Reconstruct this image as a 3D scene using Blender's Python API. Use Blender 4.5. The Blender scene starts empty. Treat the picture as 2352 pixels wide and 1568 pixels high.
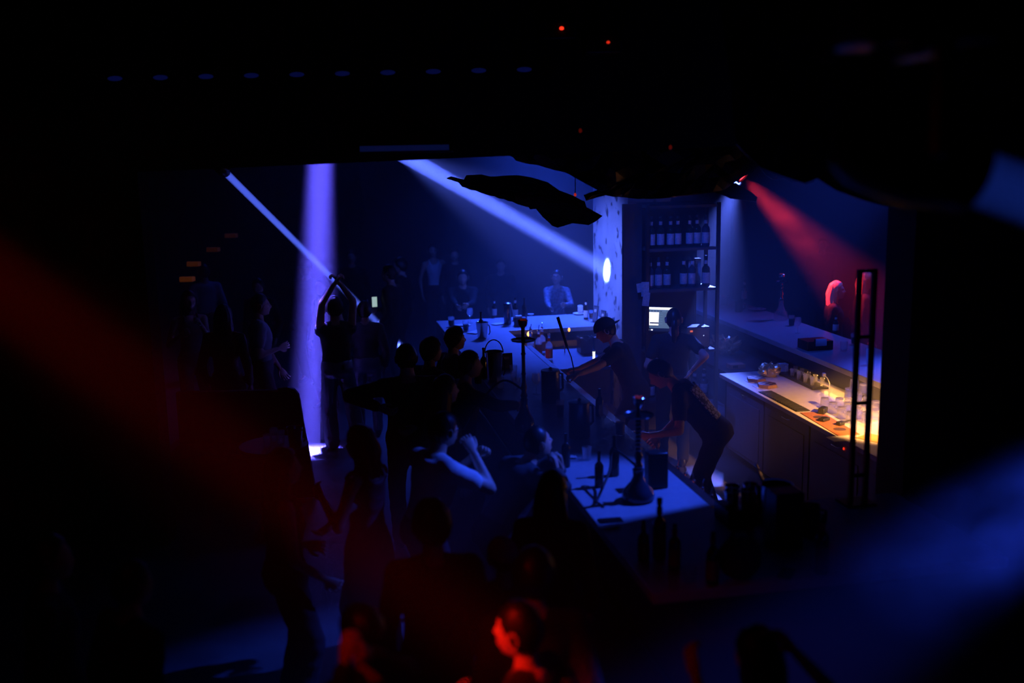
import bpy, bmesh, math, random
from mathutils import Vector, Matrix, noise
sc = bpy.context.scene
COL = sc.collection
rnd = random.Random(7)
# ------------------------------------------------------------------ camera
F = 2400.0
PITCH, ROLL = math.radians(10.5), math.radians(1.1)
CAM = Vector((0, 0, 3.37))
cf = Vector((0, math.cos(PITCH), -math.sin(PITCH)))
cu0 = Vector((0, math.sin(PITCH), math.cos(PITCH)))
cr0 = Vector((1, 0, 0))
CR = cr0 * math.cos(ROLL) - cu0 * math.sin(ROLL)
CU = cu0 * math.cos(ROLL) + cr0 * math.sin(ROLL)
cam = bpy.data.cameras.new('camera')
cam.sensor_width = 36; cam.lens = 36 * F / 2352; cam.clip_start = .02
cam_ob = bpy.data.objects.new('camera', cam); COL.objects.link(cam_ob)
_m = Matrix((CR, CU, -cf)).transposed().to_4x4(); _m.translation = CAM
cam_ob.matrix_world = _m
cam.dof.use_dof = True; cam.dof.focus_distance = 10.6; cam.dof.aperture_fstop = 0.85
sc.camera = cam_ob
# ------------------------------------------------------------------ world: unlit, filled with thin stage haze
HAZE = .03
world = bpy.data.worlds.new('world'); sc.world = world; world.use_nodes = True
_nt = world.node_tree
_nt.nodes['Background'].inputs['Color'].default_value = (0, 0, 0, 1)
_nt.nodes['Background'].inputs['Strength'].default_value = 0
_v = _nt.nodes.new('ShaderNodeVolumeScatter'); _v.inputs['Density'].default_value = HAZE
_v.inputs['Color'].default_value = (1, 1, 1, 1)
_nt.links.new(_v.outputs[0], _nt.nodes['World Output'].inputs['Volume'])
# ------------------------------------------------------------------ exposure, light paths
VSET = sc.view_settings
VSET.view_transform = 'Standard'; VSET.look = 'None'; VSET.exposure = 0.0; VSET.gamma = 1.0; VSET.use_curve_mapping = False
cy = sc.cycles
cy.max_bounces = 5; cy.diffuse_bounces = 1; cy.glossy_bounces = 1; cy.transmission_bounces = 5
cy.transparent_max_bounces = 16; cy.volume_bounces = 0
cy.sample_clamp_indirect = 1.5; cy.sample_clamp_direct = 0
cy.caustics_reflective = False; cy.caustics_refractive = False
cy.use_denoising = True; cy.use_adaptive_sampling = True; cy.adaptive_threshold = .05; cy.adaptive_min_samples = 16
cy.light_sampling_threshold = .03
cy.volume_step_rate = 2.0; cy.volume_max_steps = 64

def aim(o, a, b):
    o.location = a
    o.rotation_euler = (Vector(b) - Vector(a)).to_track_quat('-Z', 'Y').to_euler()
BLUE = (.022, .075, 1.0)      # saturated wash
BEAM = (.085, .145, 1.0)      # the beams are a little paler
VIOLET = (.105, .085, 1.0)
RED = (1.0, .012, .004)
WARM = (1.0, .44, .12)
# added unseen area lights: blue fill for counters, dance floor and haze
def wash(a, b, color, power, w, h, spread=160):
    l = bpy.data.lights.new('added_fill_wash', 'AREA'); l.shape = 'RECTANGLE'; l.size = w; l.size_y = h
    l.energy = power; l.color = color; l.spread = math.radians(spread)
    o = bpy.data.objects.new('added_fill_wash', l); COL.objects.link(o); aim(o, a, b)
    return o
wash((.6, 16.4, 4.9), (.6, 13.8, 1.1), BLUE, 150, 1.2, .4, 48)       # over the far end of the bar
wash((-2.4, 17.5, 4.9), (-1.6, 15.0, 0), BLUE, 14, 2.4, .6, 110)    # over the dance floor
wash((5.4, 10.9, 4.6), (4.15, 9.75, 1.16), BLUE, 40, .3, .2, 32)
wash((5.3, 13.3, 4.6), (3.7, 12.3, 1.16), BLUE, 16, .3, .2, 55)     # over the guest side on the right
# ------------------------------------------------------------------ placing things where the photograph shows them
def ray(x, y): return cf + CR * ((x - 1176) / F) - CU * ((y - 784) / F)
def Zp(x, y, z):
    d = ray(x, y); return CAM + d * ((z - CAM.z) / d.z)
def Yp(x, y, Y):
    d = ray(x, y); return CAM + d * (Y / d.y)
def project(P):
    v = Vector(P) - CAM; k = v.dot(cf)
    return 1176 + F * v.dot(CR) / k, 784 - F * v.dot(CU) / k
BA = math.radians(11)                      # the bar stands turned by 11 degrees
BO = Vector((.70, 5.04, 0)); BU = Vector((math.cos(BA), math.sin(BA), 0)); BV = Vector((-math.sin(BA), math.cos(BA), 0))
def bar(u, v, z=0): return BO + BU * u + BV * v + Vector((0, 0, z))
# ------------------------------------------------------------------ materials
MATS = {}
def mat(name, color, rough=.6, metal=0, var=.15, scale=14, bump=0, trans=0, emit=0, emit_color=None, ior=1.45, sheen=0, spec=.5, rvar=.1):
    if name in MATS: return MATS[name]
    m = bpy.data.materials.new(name); m.use_nodes = True
    nt = m.node_tree; b = nt.nodes['Principled BSDF']
    c = color
    tc = nt.nodes.new('ShaderNodeTexCoord')
    nz = nt.nodes.new('ShaderNodeTexNoise'); nz.inputs['Scale'].default_value = scale; nz.inputs['Detail'].default_value = 4
    nt.links.new(tc.outputs['Object'], nz.inputs['Vector'])
    rp = nt.nodes.new('ShaderNodeValToRGB')
    rp.color_ramp.elements[0].position = .3; rp.color_ramp.elements[1].position = .7
    rp.color_ramp.elements[0].color = (c[0] * (1 - var), c[1] * (1 - var), c[2] * (1 - var), 1)
    rp.color_ramp.elements[1].color = (min(1, c[0] * (1 + var)), min(1, c[1] * (1 + var)), min(1, c[2] * (1 + var)), 1)
    nt.links.new(nz.outputs['Fac'], rp.inputs['Fac'])
    nt.links.new(rp.outputs['Color'], b.inputs['Base Color'])
    mr = nt.nodes.new('ShaderNodeMapRange'); mr.inputs['To Min'].default_value = max(.02, rough - rvar * rough); mr.inputs['To Max'].default_value = min(1, rough + rvar * rough)
    nt.links.new(nz.outputs['Fac'], mr.inputs['Value']); nt.links.new(mr.outputs[0], b.inputs['Roughness'])
    b.inputs['Metallic'].default_value = metal
    b.inputs['IOR'].default_value = ior
    b.inputs['Specular IOR Level'].default_value = spec
    b.inputs['Transmission Weight'].default_value = trans
    if sheen: b.inputs['Sheen Weight'].default_value = sheen
    if bump:
        bp = nt.nodes.new('ShaderNodeBump'); bp.inputs['Strength'].default_value = bump; bp.inputs['Distance'].default_value = .01
        nt.links.new(nz.outputs['Fac'], bp.inputs['Height']); nt.links.new(bp.outputs[0], b.inputs['Normal'])
    if emit:
        b.inputs['Emission Color'].default_value = (*(emit_color or c), 1); b.inputs['Emission Strength'].default_value = emit
        m.cycles.emission_sampling = 'NONE'
    MATS[name] = m
    return m
M_black = mat('black_paint', (.012, .012, .014), .55)
M_felt = mat('black_felt', (.005, .005, .006), .95, spec=.05)
M_dark = mat('dark_wall', (.03, .03, .034), .75, bump=.15, scale=6)
M_room = mat('dark_plaster', (.05, .05, .055), .85, bump=.2, scale=4)
M_metal = mat('black_metal', (.02, .02, .022), .4, .6)
M_chrome = mat('brushed_steel', (.62, .62, .64), .22, 1)
M_dchrome = mat('dark_steel', (.10, .10, .11), .25, 1)
M_counter = mat('grey_stone_counter', (.36, .36, .38), .38, var=.08, scale=25)
M_front = mat('dark_panel', (.05, .055, .06), .6, scale=9)
M_cab = mat('grey_laminate', (.24, .25, .26), .5, var=.06)
M_work = mat('pale_worktop', (.62, .58, .52), .22, var=.05, scale=20)
def thin_glass(name, tint, haze=.12, rough=.04):
    m = bpy.data.materials.new(name); m.use_nodes = True; nt = m.node_tree; nt.nodes.clear()
    N = nt.nodes.new; out = N('ShaderNodeOutputMaterial')
    tr = N('ShaderNodeBsdfTransparent'); tr.inputs['Color'].default_value = (*tint, 1)
    gl = N('ShaderNodeBsdfGlossy'); gl.inputs['Roughness'].default_value = rough
    df = N('ShaderNodeBsdfTranslucent'); df.inputs['Color'].default_value = (.9, .9, .9, 1)
    lw = N('ShaderNodeLayerWeight'); lw.inputs['Blend'].default_value = .5
    pw = N('ShaderNodeMath'); pw.operation = 'POWER'; pw.inputs[1].default_value = 3.5; nt.links.new(lw.outputs['Facing'], pw.inputs[0])
    fr = N('ShaderNodeMath'); fr.operation = 'MULTIPLY_ADD'; fr.inputs[1].default_value = .40; fr.inputs[2].default_value = .05; nt.links.new(pw.outputs[0], fr.inputs[0])
    nz = N('ShaderNodeTexNoise'); nz.inputs['Scale'].default_value = 30
    mr = N('ShaderNodeMapRange'); mr.inputs['To Min'].default_value = haze * .6; mr.inputs['To Max'].default_value = haze * 1.4
    nt.links.new(nz.outputs['Fac'], mr.inputs['Value'])
    a = N('ShaderNodeMixShader'); nt.links.new(mr.outputs[0], a.inputs[0]); nt.links.new(tr.outputs[0], a.inputs[1]); nt.links.new(df.outputs[0], a.inputs[2])
    b = N('ShaderNodeMixShader'); nt.links.new(fr.outputs[0], b.inputs[0]); nt.links.new(a.outputs[0], b.inputs[1]); nt.links.new(gl.outputs[0], b.inputs[2])
    nt.links.new(b.outputs[0], out.inputs['Surface']); return m
M_glass = thin_glass('clear_glass', (.95, .96, .97))
M_tumbler = thin_glass('tumbler_glass', (.97, .97, .95), .18)
M_glassbase = thin_glass('thick_glass_base', (.9, .9, .86), .5)
M_brown = mat('brown_glass', (.012, .007, .004), .08, var=.1, spec=.7)
M_green = mat('green_glass', (.008, .02, .010), .08, var=.1, spec=.7)
M_label = mat('paper_label', (.62, .60, .56), .7, var=.12, scale=40)
M_white = mat('white_paper', (.75, .75, .74), .7, var=.05)
M_black_pl = mat('black_plastic', (.015, .015, .016), .35)
M_rubber = mat('black_rubber', (.012, .012, .012), .7)
M_skin = mat('skin', (.52, .33, .25), .5, var=.06, scale=60)
M_hair = mat('dark_hair', (.010, .008, .007), .42, var=.3, scale=90)
M_blonde = mat('blonde_hair', (.88, .62, .36), .4, var=.25, scale=90)
M_blk_cloth = mat('black_cloth', (.014, .014, .016), .85, bump=.2, scale=160)
M_gry_cloth = mat('charcoal_cloth', (.05, .05, .055), .85, bump=.2, scale=160)
M_wht_cloth = mat('white_cloth', (.66, .66, .66), .85, bump=.2, scale=160, var=.05)
M_blu_cloth = mat('pale_blue_cloth', (.34, .38, .44), .85, bump=.2, scale=160, var=.06)
M_satin = mat('silver_satin', (.34, .33, .36), .35, .3, var=.05, scale=20)
M_denim = mat('dark_denim', (.03, .035, .05), .8, bump=.2, scale=200)
M_dress = mat('satin_dress_red_light', (.10, .03, .04), .5, bump=.1, scale=30)  # red light on the dress is put into its base colour
M_shoe = mat('black_leather', (.012, .011, .011), .4)
M_foil = mat('crumpled_gold_foil', (.85, .52, .24), .3, .7, var=.2)
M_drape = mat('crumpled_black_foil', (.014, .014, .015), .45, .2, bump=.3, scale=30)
M_amber = mat('amber_glow', (1, .55, .15), .5, emit=6, emit_color=(1, .5, .14), var=0)
# ------------------------------------------------------------------ mesh helpers
class MB:
    def __init__(s): s.v = []; s.f = []; s.mi = []
    def add(s, vs, fs, mi=0):
        o = len(s.v); s.v += [tuple(p) for p in vs]
        for q in fs: s.f.append(tuple(i + o for i in q)); s.mi.append(mi)
    def box(s, lo, hi, R=None, mi=0):
        c = [Vector((x, y, z)) for z in (lo[2], hi[2]) for y in (lo[1], hi[1]) for x in (lo[0], hi[0])]
        if R is not None: c = [R @ p for p in c]
        s.add(c, [(0, 2, 3, 1), (4, 5, 7, 6), (0, 1, 5, 4), (2, 6, 7, 3), (0, 4, 6, 2), (1, 3, 7, 5)], mi)
        return s
    def loft(s, rings, caps=True, mi=0, closed=False):
        n = len(rings[0]); vs = [p for r in rings for p in r]; fs = []
        m = len(rings)
        for i in range(m if closed else m - 1):
            j = (i + 1) % m
            for k in range(n):
                l = (k + 1) % n
                fs.append((i * n + k, i * n + l, j * n + l, j * n + k))
        if caps and not closed:
            fs.append(tuple(range(n - 1, -1, -1))); fs.append(tuple((m - 1) * n + k for k in range(n)))
        s.add(vs, fs, mi); return s
    def lathe(s, prof, n=16, at=(0, 0, 0), R=None, mi=0, caps=True):
        at = Vector(at); rings = []
        for r, z in prof:
            ring = [Vector((r * math.cos(2 * math.pi * k / n), r * math.sin(2 * math.pi * k / n), z)) for k in range(n)]
            if R is not None: ring = [R @ p for p in ring]
            rings.append([p + at for p in ring])
        return s.loft(rings, caps, mi)
    def tube(s, pts, rad, n=8, mi=0, caps=True, flat=1.0, closed=False):
        pts = [Vector(p) for p in pts]
        if not hasattr(rad, '__len__'): rad = [rad] * len(pts)
        rings = []; ref = None; m = len(pts)
        for i, p in enumerate(pts):
            if closed: t = pts[(i + 1) % m] - pts[(i - 1) % m]
            else: t = pts[min(i + 1, m - 1)] - pts[max(i - 1, 0)]
            t.normalize()
            if ref is None:
                ref = t.orthogonal().normalized()
            ref = (ref - t * ref.dot(t)).normalized(); b = t.cross(ref)
            rings.append([p + (ref * math.cos(2 * math.pi * k / n) + b * (math.sin(2 * math.pi * k / n) * flat)) * rad[i] for k in range(n)])
        return s.loft(rings, caps, mi, closed)
    def capsule(s, a, b, ra, rb, n=10):
        a, b = Vector(a), Vector(b); t = (b - a).normalized()
        pts = [a - t * ra * .95, a - t * ra * .6, a, a.lerp(b, .33), a.lerp(b, .66), b, b + t * rb * .6, b + t * rb * .95]
        return s.tube(pts, [ra * .3, ra * .8, ra, ra * .67 + rb * .33, ra * .33 + rb * .67, rb, rb * .8, rb * .3], n)
    def ball(s, c, r, nu=12, nv=8, R=None, mi=0):
        c = Vector(c)
        if not hasattr(r, '__len__'): r = (r, r, r)
        vs = []; fs = []
        for i in range(1, nv):
            a = math.pi * i / nv
            for k in range(nu):
                q = 2 * math.pi * k / nu
                vs.append(Vector((r[0] * math.sin(a) * math.cos(q), r[1] * math.sin(a) * math.sin(q), r[2] * math.cos(a))))
        vs += [Vector((0, 0, r[2])), Vector((0, 0, -r[2]))]
        if R is not None: vs = [R @ p for p in vs]
        vs = [p + c for p in vs]
        T = (nv - 1) * nu
        for i in range(nv - 2):
            for k in range(nu):
                l = (k + 1) % nu
                fs.append((i * nu + k, (i + 1) * nu + k, (i + 1) * nu + l, i * nu + l))
        for k in range(nu):
            l = (k + 1) % nu
            fs.append((T, k, l)); fs.append((T + 1, (nv - 2) * nu + l, (nv - 2) * nu + k))
        s.add(vs, fs, mi); return s
    def prism(s, poly, z0, z1, mi=0):
        n = len(poly)
        s.add([(x, y, z0) for x, y in poly] + [(x, y, z1) for x, y in poly],
              [tuple(range(n - 1, -1, -1)), tuple(range(n, 2 * n))] + [(i, (i + 1) % n, (i + 1) % n + n, i + n) for i in range(n)], mi)
        return s
    def mesh(s, name, mats, smooth=35):
        me = bpy.data.meshes.new(name); me.from_pydata(s.v, [], s.f)
        for m in (mats if isinstance(mats, (list, tuple)) else [mats]): me.materials.append(m)
        if any(s.mi): me.polygons.foreach_set('material_index', s.mi)
        if smooth:
            me.polygons.foreach_set('use_smooth', [True] * len(me.polygons))
            me.set_sharp_from_angle(angle=math.radians(smooth))
        me.update(); return me
    def build(s, name, mats, parent=None, loc=(0, 0, 0), rz=0, smooth=35, bevel=0):
        o = bpy.data.objects.new(name, s.mesh(name, mats, smooth)); COL.objects.link(o)
        o.location = loc; o.rotation_euler = (0, 0, rz)
        if parent is not None: o.parent = parent
        if bevel:
            b = o.modifiers.new('bevel', 'BEVEL'); b.width = bevel; b.segments = 2; b.limit_method = 'ANGLE'
        return o
def tag(o, label, cat=None, group=None, kind=None):
    o['label'] = label
    if cat: o['category'] = cat
    if group: o['group'] = group
    if kind: o['kind'] = kind
    return o
def struct(o, label=None):
    o['kind'] = 'structure'
    if label: o['label'] = label
    return o
def thing(name, label, cat, loc=(0, 0, 0), rz=0, group=None):
    o = bpy.data.objects.new(name, None); COL.objects.link(o); o.empty_display_size = .1
    o.location = loc; o.rotation_euler = (0, 0, rz)
    return tag(o, label, cat, group)
def dup(root, loc, rz=None, label=None):
    r = root.copy(); COL.objects.link(r); r.location = loc
    if rz is not None: r.rotation_euler = (0, 0, rz)
    if label: r['label'] = label
    for ch in root.children:
        c = ch.copy(); COL.objects.link(c); c.parent = r
        for g in ch.children:
            d = g.copy(); COL.objects.link(d); d.parent = c
    return r
def remeshed(mb, voxel, smooth=6):
    me = bpy.data.meshes.new('tmp'); me.from_pydata(mb.v, [], mb.f)
    o = bpy.data.objects.new('tmp', me); COL.objects.link(o)
    r = o.modifiers.new('r', 'REMESH'); r.mode = 'VOXEL'; r.voxel_size = voxel
    if smooth:
        q = o.modifiers.new('s', 'SMOOTH'); q.factor = .5; q.iterations = smooth
    dg = bpy.context.evaluated_depsgraph_get()
    ev = o.evaluated_get(dg); em = ev.to_mesh()
    n = len(em.vertices)
    co = [0.0] * (n * 3); em.vertices.foreach_get('co', co)
    out = MB(); out.v = [tuple(co[i:i + 3]) for i in range(0, 3 * n, 3)]
    out.f = [tuple(p.vertices) for p in em.polygons]; out.mi = [0] * len(out.f)
    ev.to_mesh_clear(); bpy.data.objects.remove(o); bpy.data.meshes.remove(me)
    return out
# ------------------------------------------------------------------ people
def g(x, s): return math.exp(-(x / s) ** 2)
def sst(a, b, x):
    t = max(0, min(1, (x - a) / (b - a))); return t * t * (3 - 2 * t)
def head_point(a, q, female=False):
    """a: polar angle from the crown, q: azimuth, face towards +y; origin at the middle of the head"""
    x = .076 * math.sin(a) * math.cos(q); y = .096 * math.sin(a) * math.sin(q); z = .120 * math.cos(a)
    t = max(0, -z / .120)
    w = max(0, math.sin(q))
    x *= 1 - (.34 if female else .27) * t ** 1.6 * (.4 + .6 * w)
    if y < 0: y *= 1 - .42 * t
    else:
        y += .040 * t ** 1.5 * w
        z += .012 * t ** 3 * w
    if y > 0 and w > .2:
        f = sst(.2, .7, w)
        y -= .006 * f * sst(.03, .09, z)
        d = .024 * g(x, .0125) * g(z + .020, .021) + .008 * g(x, .008) * g(z + .002, .022)
        d += .006 * g(x, .05) * g(z - .030, .012)
        d -= .012 * g(abs(x) - .031, .015) * g(z - .008, .012)
        d += .005 * g(abs(x) - .045, .018) * g(z + .022, .018)
        d += .0045 * g(x, .021) * (g(z + .055, .007) + g(z + .069, .007)) - .003 * g(x, .025) * g(z + .062, .003)
        d -= .005 * g(x, .03) * g(z + .080, .007)
        d += .010 * g(x, .022) * g(z + .098, .014)
        y += d * f
    return Vector((x, y, z))
def head_mesh(mb, Mx, nu=40, nv=32, female=False, ears=True):
    vs = []; fs = []
    for i in range(1, nv):
        a = math.pi * i / nv
        for k in range(nu):
            vs.append(head_point(a, 2 * math.pi * k / nu, female))
    vs += [head_point(0, 0), head_point(math.pi, 0)]; T = (nv - 1) * nu
    for i in range(nv - 2):
        for k in range(nu):
            l = (k + 1) % nu; fs.append((i * nu + k, (i + 1) * nu + k, (i + 1) * nu + l, i * nu + l))
    for k in range(nu):
        l = (k + 1) % nu; fs.append((T, k, l)); fs.append((T + 1, (nv - 2) * nu + l, (nv - 2) * nu + k))
    mb.add([Mx @ p for p in vs], fs)
    if ears:
        for sd in (-1, 1):
            R = Matrix.Rotation(sd * math.radians(-24), 3, 'Z') @ Matrix.Rotation(math.radians(-10), 3, 'X')
            pts = [Vector((sd * .079, -.012, -.004)) + R @ Vector((sd * .010, .017 * math.cos(t), .030 * math.sin(t) * (1.0 if math.sin(t) > 0 else .95)))
                   for t in [2 * math.pi * k / 14 for k in range(14)]]
            mb.tube([Mx @ p for p in pts], .0055, 6, closed=True)
            e = MB().ball((0, 0, 0), (.006, .015, .027), 10, 6, R)
            mb.add([Mx @ (Vector(p) + Vector((sd * .078, -.012, -.004))) for p in e.v], e.f)
def hair_mesh(mb, Mx, style, nu=40, nv=28, seed=0):
    thick = {'buzz': .0045, 'short': .016, 'full': .026, 'long': .017, 'tied': .011, 'cap': .008}[style]
    vs = []; fs = []
    for i in range(1, nv):
        a = math.pi * i / nv
        for k in range(nu):
            q = 2 * math.pi * k / nu
            p = head_point(a, q); y, z = p.y, p.z
            yy = y / .1
            hl = -.085 if yy < -.6 else (-.085 + (yy + .6) / .7 * .075 if yy < .1 else -.010 + min(1, (yy - .1) / .55) * .082)
            m = sst(-.012, .010, z - hl)
            n = p.normalized()
            fade = math.sin(a) ** 1.5
            rid = fade * .3 * thick * noise.noise(Vector((math.cos(q) * 9 + seed, math.sin(q) * 9, z * 22))) + fade * .16 * thick * math.sin(q * 22 + 5 * noise.noise(p * 12))
            vs.append(p + n * ((thick + rid) * m - .012 * (1 - m)))
    vs += [head_point(0, 0) + Vector((0, 0, thick)), head_point(math.pi, 0) + Vector((0, 0, .02))]; T = (nv - 1) * nu
    for i in range(nv - 2):
        for k in range(nu):
            l = (k + 1) % nu; fs.append((i * nu + k, (i + 1) * nu + k, (i + 1) * nu + l, i * nu + l))
    for k in range(nu):
        l = (k + 1) % nu; fs.append((T, k, l)); fs.append((T + 1, (nv - 2) * nu + l, (nv - 2) * nu + k))
    mb.add([Mx @ p for p in vs], fs)
def long_hair(mb, Mx, down, length=.42, wave=.012, seed=0, back=0.0):
    """a falling sheet of hair round the back and the sides of the head; down = world down in Mx's frame"""
    n = 36; rings = []
    for i in range(15):
        t = i / 14
        if i < 5:
            z = .100 - .16 * (i / 4); wx = .06 + .036 * math.sin(math.pi / 2 * i / 4); wy = .055 + .036 * math.sin(math.pi / 2 * i / 4); c = Vector((0, -.030 - .012 * i / 4, z))
        else:
            k = (i - 4) / 10
            c = Vector((0, -.042 - (.03 + back) * k, -.06)) + down * (length * k)
            wx = .096 + .030 * k - .05 * max(0, k - .7) / .3; wy = .088 - .045 * k
        ring = []
        for j in range(n):
            q = 2 * math.pi * j / n
            w = 1 + .06 * math.sin(q * 13 + 4 * noise.noise(Vector((q, t * 4, seed)))) + (.5 * wave / .1) * noise.noise(Vector((math.cos(q) * 2, math.sin(q) * 2 + seed, t * 9)))
            ring.append(Mx @ (c + Vector((wx * math.cos(q) * w, wy * math.sin(q) * w, .03 * t * noise.noise(Vector((q * 2, seed, 3)))))))
        rings.append(ring)
    mb.loft(rings)
def ik(a, b, l1, l2, pole):
    a, b, pole = Vector(a), Vector(b), Vector(pole)
    d = b - a; L = d.length
    if L > (l1 + l2) * .995: b = a + d.normalized() * (l1 + l2) * .995; d = b - a; L = d.length
    if L < abs(l1 - l2) + .03: b = a + d.normalized() * (abs(l1 - l2) + .03); d = b - a; L = d.length
    x = (l1 * l1 - l2 * l2 + L * L) / (2 * L); h = math.sqrt(max(0, l1 * l1 - x * x))
    dn = d.normalized(); pv = pole - dn * pole.dot(dn)
    if pv.length < 1e-4: pv = dn.orthogonal()
    return a + dn * x + pv.normalized() * h, b
def hand_mesh(mb, wrist, dirv, palm, side, curl=22, s=1.0):
    """palm block, four fingers of unequal length with two bends, thumb from the side of the palm"""
    y = Vector(dirv).normalized(); z = Vector(palm); z = (z - y * z.dot(y))
    if z.length < 1e-3: z = y.orthogonal()
    z.normalize(); x = y.cross(z) * side            # x points to the thumb
    P = lambda a, b, c: wrist + (x * a + y * b + z * c) * s
    rings = []
    for b, w, t in ((-.012, .026, .019), (.01, .030, .018), (.035, .038, .016), (.062, .042, .015), (.085, .041, .012), (.094, .034, .008)):
        rings.append([P(w * math.cos(q) , b, t * math.sin(q)) for q in [2 * math.pi * k / 12 for k in range(12)]])
    mb.loft(rings)
    for fx, ln, sp in ((.030, .074, .10), (.0105, .083, .03), (-.0105, .076, -.04), (-.030, .060, -.13)):
        p = Vector((fx, .082, 0)); a = math.radians(curl * .6); pts = [p.copy()]
        for i, k in enumerate((.46, .30, .24)):
            p = p + Vector((sp * ln * k, math.cos(a) * ln * k, math.sin(a) * ln * k)); pts.append(p.copy())
            a += math.radians(curl * (1.3 if i == 0 else .9))
        e = pts[-1] + (pts[-1] - pts[-2]).normalized() * .004
        mb.tube([P(*q) for q in pts] + [P(*e)], [.0095 * s, .009 * s, .0082 * s, .0066 * s, .003 * s], 8)
    pts = [Vector((.022, .012, .004)), Vector((.044, .036, .012)), Vector((.056, .062, .022)), Vector((.058, .086, .030))]
    mb.tube([P(*q) for q in pts] + [P(.058, .090, .032)], [.012 * s, .0115 * s, .010 * s, .0078 * s, .003 * s], 8)
def head_frame(yaw, pitch, roll=0):
    return Matrix.Rotation(math.radians(yaw), 3, 'Z') @ Matrix.Rotation(math.radians(pitch), 3, 'X') @ Matrix.Rotation(math.radians(roll), 3, 'Y')
def person(label, head, yaw, h=None, sit=None, lean=0, side=0, hands=None, poles=None, hyaw=0, hpitch=0, hroll=0, female=False,
           top='tee', top_mat=None, bottom='trousers', bottom_mat=None, hair='short', hair_mat=None, hair_len=.4, skin=None,
           feet=None, curl=(25, 25), palms=None, glasses=False, eyes=False, voxel=.016, slim=1.0, group=None, dress_len=.95, wave=.012, shoes=True, cap_mat=None, back_print=None):
    """head = world point of the crown. yaw: 0 faces away from the camera, 180 faces it, 90 faces the picture's left."""
    head = Vector(head); skin = skin or M_skin; top_mat = top_mat or M_blk_cloth; bottom_mat = bottom_mat or M_blk_cloth; hair_mat = hair_mat or M_hair
    RZ = Matrix.Rotation(math.radians(yaw), 3, 'Z'); RI = RZ.transposed()
    RT = Matrix.Rotation(math.radians(side), 3, 'Y') @ Matrix.Rotation(math.radians(-lean), 3, 'X')
    t = RT @ Vector((0, 0, 1)); fw = RT @ Vector((0, 1, 0)); rt = RT @ Vector((1, 0, 0))
    RH = RT @ head_frame(hyaw, hpitch + lean * .75, hroll)
    def crown(s): return t * .53 * s + (t * .10 + fw * .015) * s + (RH @ Vector((0, .01, .165))) * s
    if sit is not None: s = (h or 1.72) / 1.75; pz = head.z - crown(s).z
    elif h: s = h / 1.75; pz = head.z - crown(s).z
    else: s = head.z / (.94 + crown(1.0).z); pz = .94 * s
    PV = Vector((0, 0, pz)); off = PV + crown(s)
    base = head - RZ @ off; base.z = 0
    ltop = lambda p: RI @ (Vector(p) - base)
    S = lambda v: v * s
    wd = (.92 if female else 1.0) * slim
    Nk = PV + t * .53 * s; HC = Nk + (t * .10 + fw * .015) * s + (RH @ Vector((0, .01, .045))) * s
    MH = Matrix.Translation(HC) @ (RH.to_4x4()) @ Matrix.Scale(s * .98, 4)
    SH = [PV + (t * .452 + rt * sd * .176 * wd - fw * .01) * s for sd in (-1, 1)]
    hd = hands or {}; poles = poles or {}
    arms = []
    for i, sd in enumerate((-1, 1)):
        key = 'LR'[i]
        tgt = ltop(hd[key]) if key in hd else SH[i] + Vector((sd * .06, .06, -.50)) * s
        pole = Vector(poles[key]) if key in poles else Vector((sd * .35, -.6, -.5))
        el, wr = ik(SH[i], tgt, .295 * s, .255 * s, pole)
        arms.append((SH[i], el, wr))
    HP = [PV + (rt * 0 + Vector((sd * .088, 0, -.02))) * s for sd in (-1, 1)]
    legs = []
    fpos = feet or [(-.11, .02), (.11, -.02)]
    for i, sd in enumerate((-1, 1)):
        an = Vector((fpos[i][0] * s, fpos[i][1] * s, .085 * s + (fpos[i][2] if len(fpos[i]) > 2 else 0)))
        kn, an = ik(HP[i], an, .43 * s, .435 * s, Vector((sd * .1, 1, .2)))
        legs.append((HP[i], kn, an))
    def torso(mb, k, lo=0, hi=99):
        wf = .86 if female else 1.0
        rows = [(-.10, .115, .085, 0), (-.05, .160, .112, 0), (.0, .168, .118, -.005), (.10, .152 * wf, .104, 0), (.2, .143 * wf, .098, .004), (.32, .160 * wf, .112 if not female else .120, .008),
                (.40, .172 * wf, .110, 0), (.45, .160 * wf, .092, -.008), (.49, .120, .072, -.012), (.525, .072, .060, -.010)]
        rings = []
        for z, w, d, o in rows[lo:hi]:
            c = PV + (t * z + fw * o) * s
            rings.append([c + (rt * math.cos(q) * (w * wd * s + k) + fw * math.sin(q) * (d * slim * s + k)) for q in [2 * math.pi * j / 20 for j in range(20)]])
        mb.loft(rings)
        if hi > 8:
            for i in (0, 1): mb.capsule(PV + (t * .492 - fw * .012) * s, SH[i] + t * .006 * s, .046 * s + k, .048 * wd * s + k)
    def arm(mb, i, k, to=2.0):
        a, e, w = arms[i]; f = .9 if female else 1.0; f *= slim
        mb.ball(a, (.058 * f * s + k) * 1.02, 10, 8)
        if to >= 1:
            mb.capsule(a, e, .054 * f * s + k, .042 * f * s + k)
            m = e.lerp(w, min(1, to - 1)) if to > 1 else None
            if m is not None: mb.capsule(e, m, .042 * f * s + k, (.029 + .012 * (2 - to)) * f * s + k)
        else:
            mb.capsule(a, a.lerp(e, to), .054 * f * s + k, .050 * f * s + k * 1.15)
    def leg(mb, i, k, wide=0):
        hjt, kn, an = legs[i]
        mb.capsule(hjt, kn, .080 * slim * s + k, .056 * s + k + wide); mb.capsule(kn, an, .056 * s + k + wide, .040 * s + k + wide * 1.6)
    root = thing('person', label, 'person', base, math.radians(yaw), group)
    # body
    mb = MB(); torso(mb, 0)
    mb.capsule(Nk - t * .03 * s, HC - RH @ Vector((0, .025, .04)) * s, .056 * wd * s, .052 * wd * s, 12)
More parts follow.
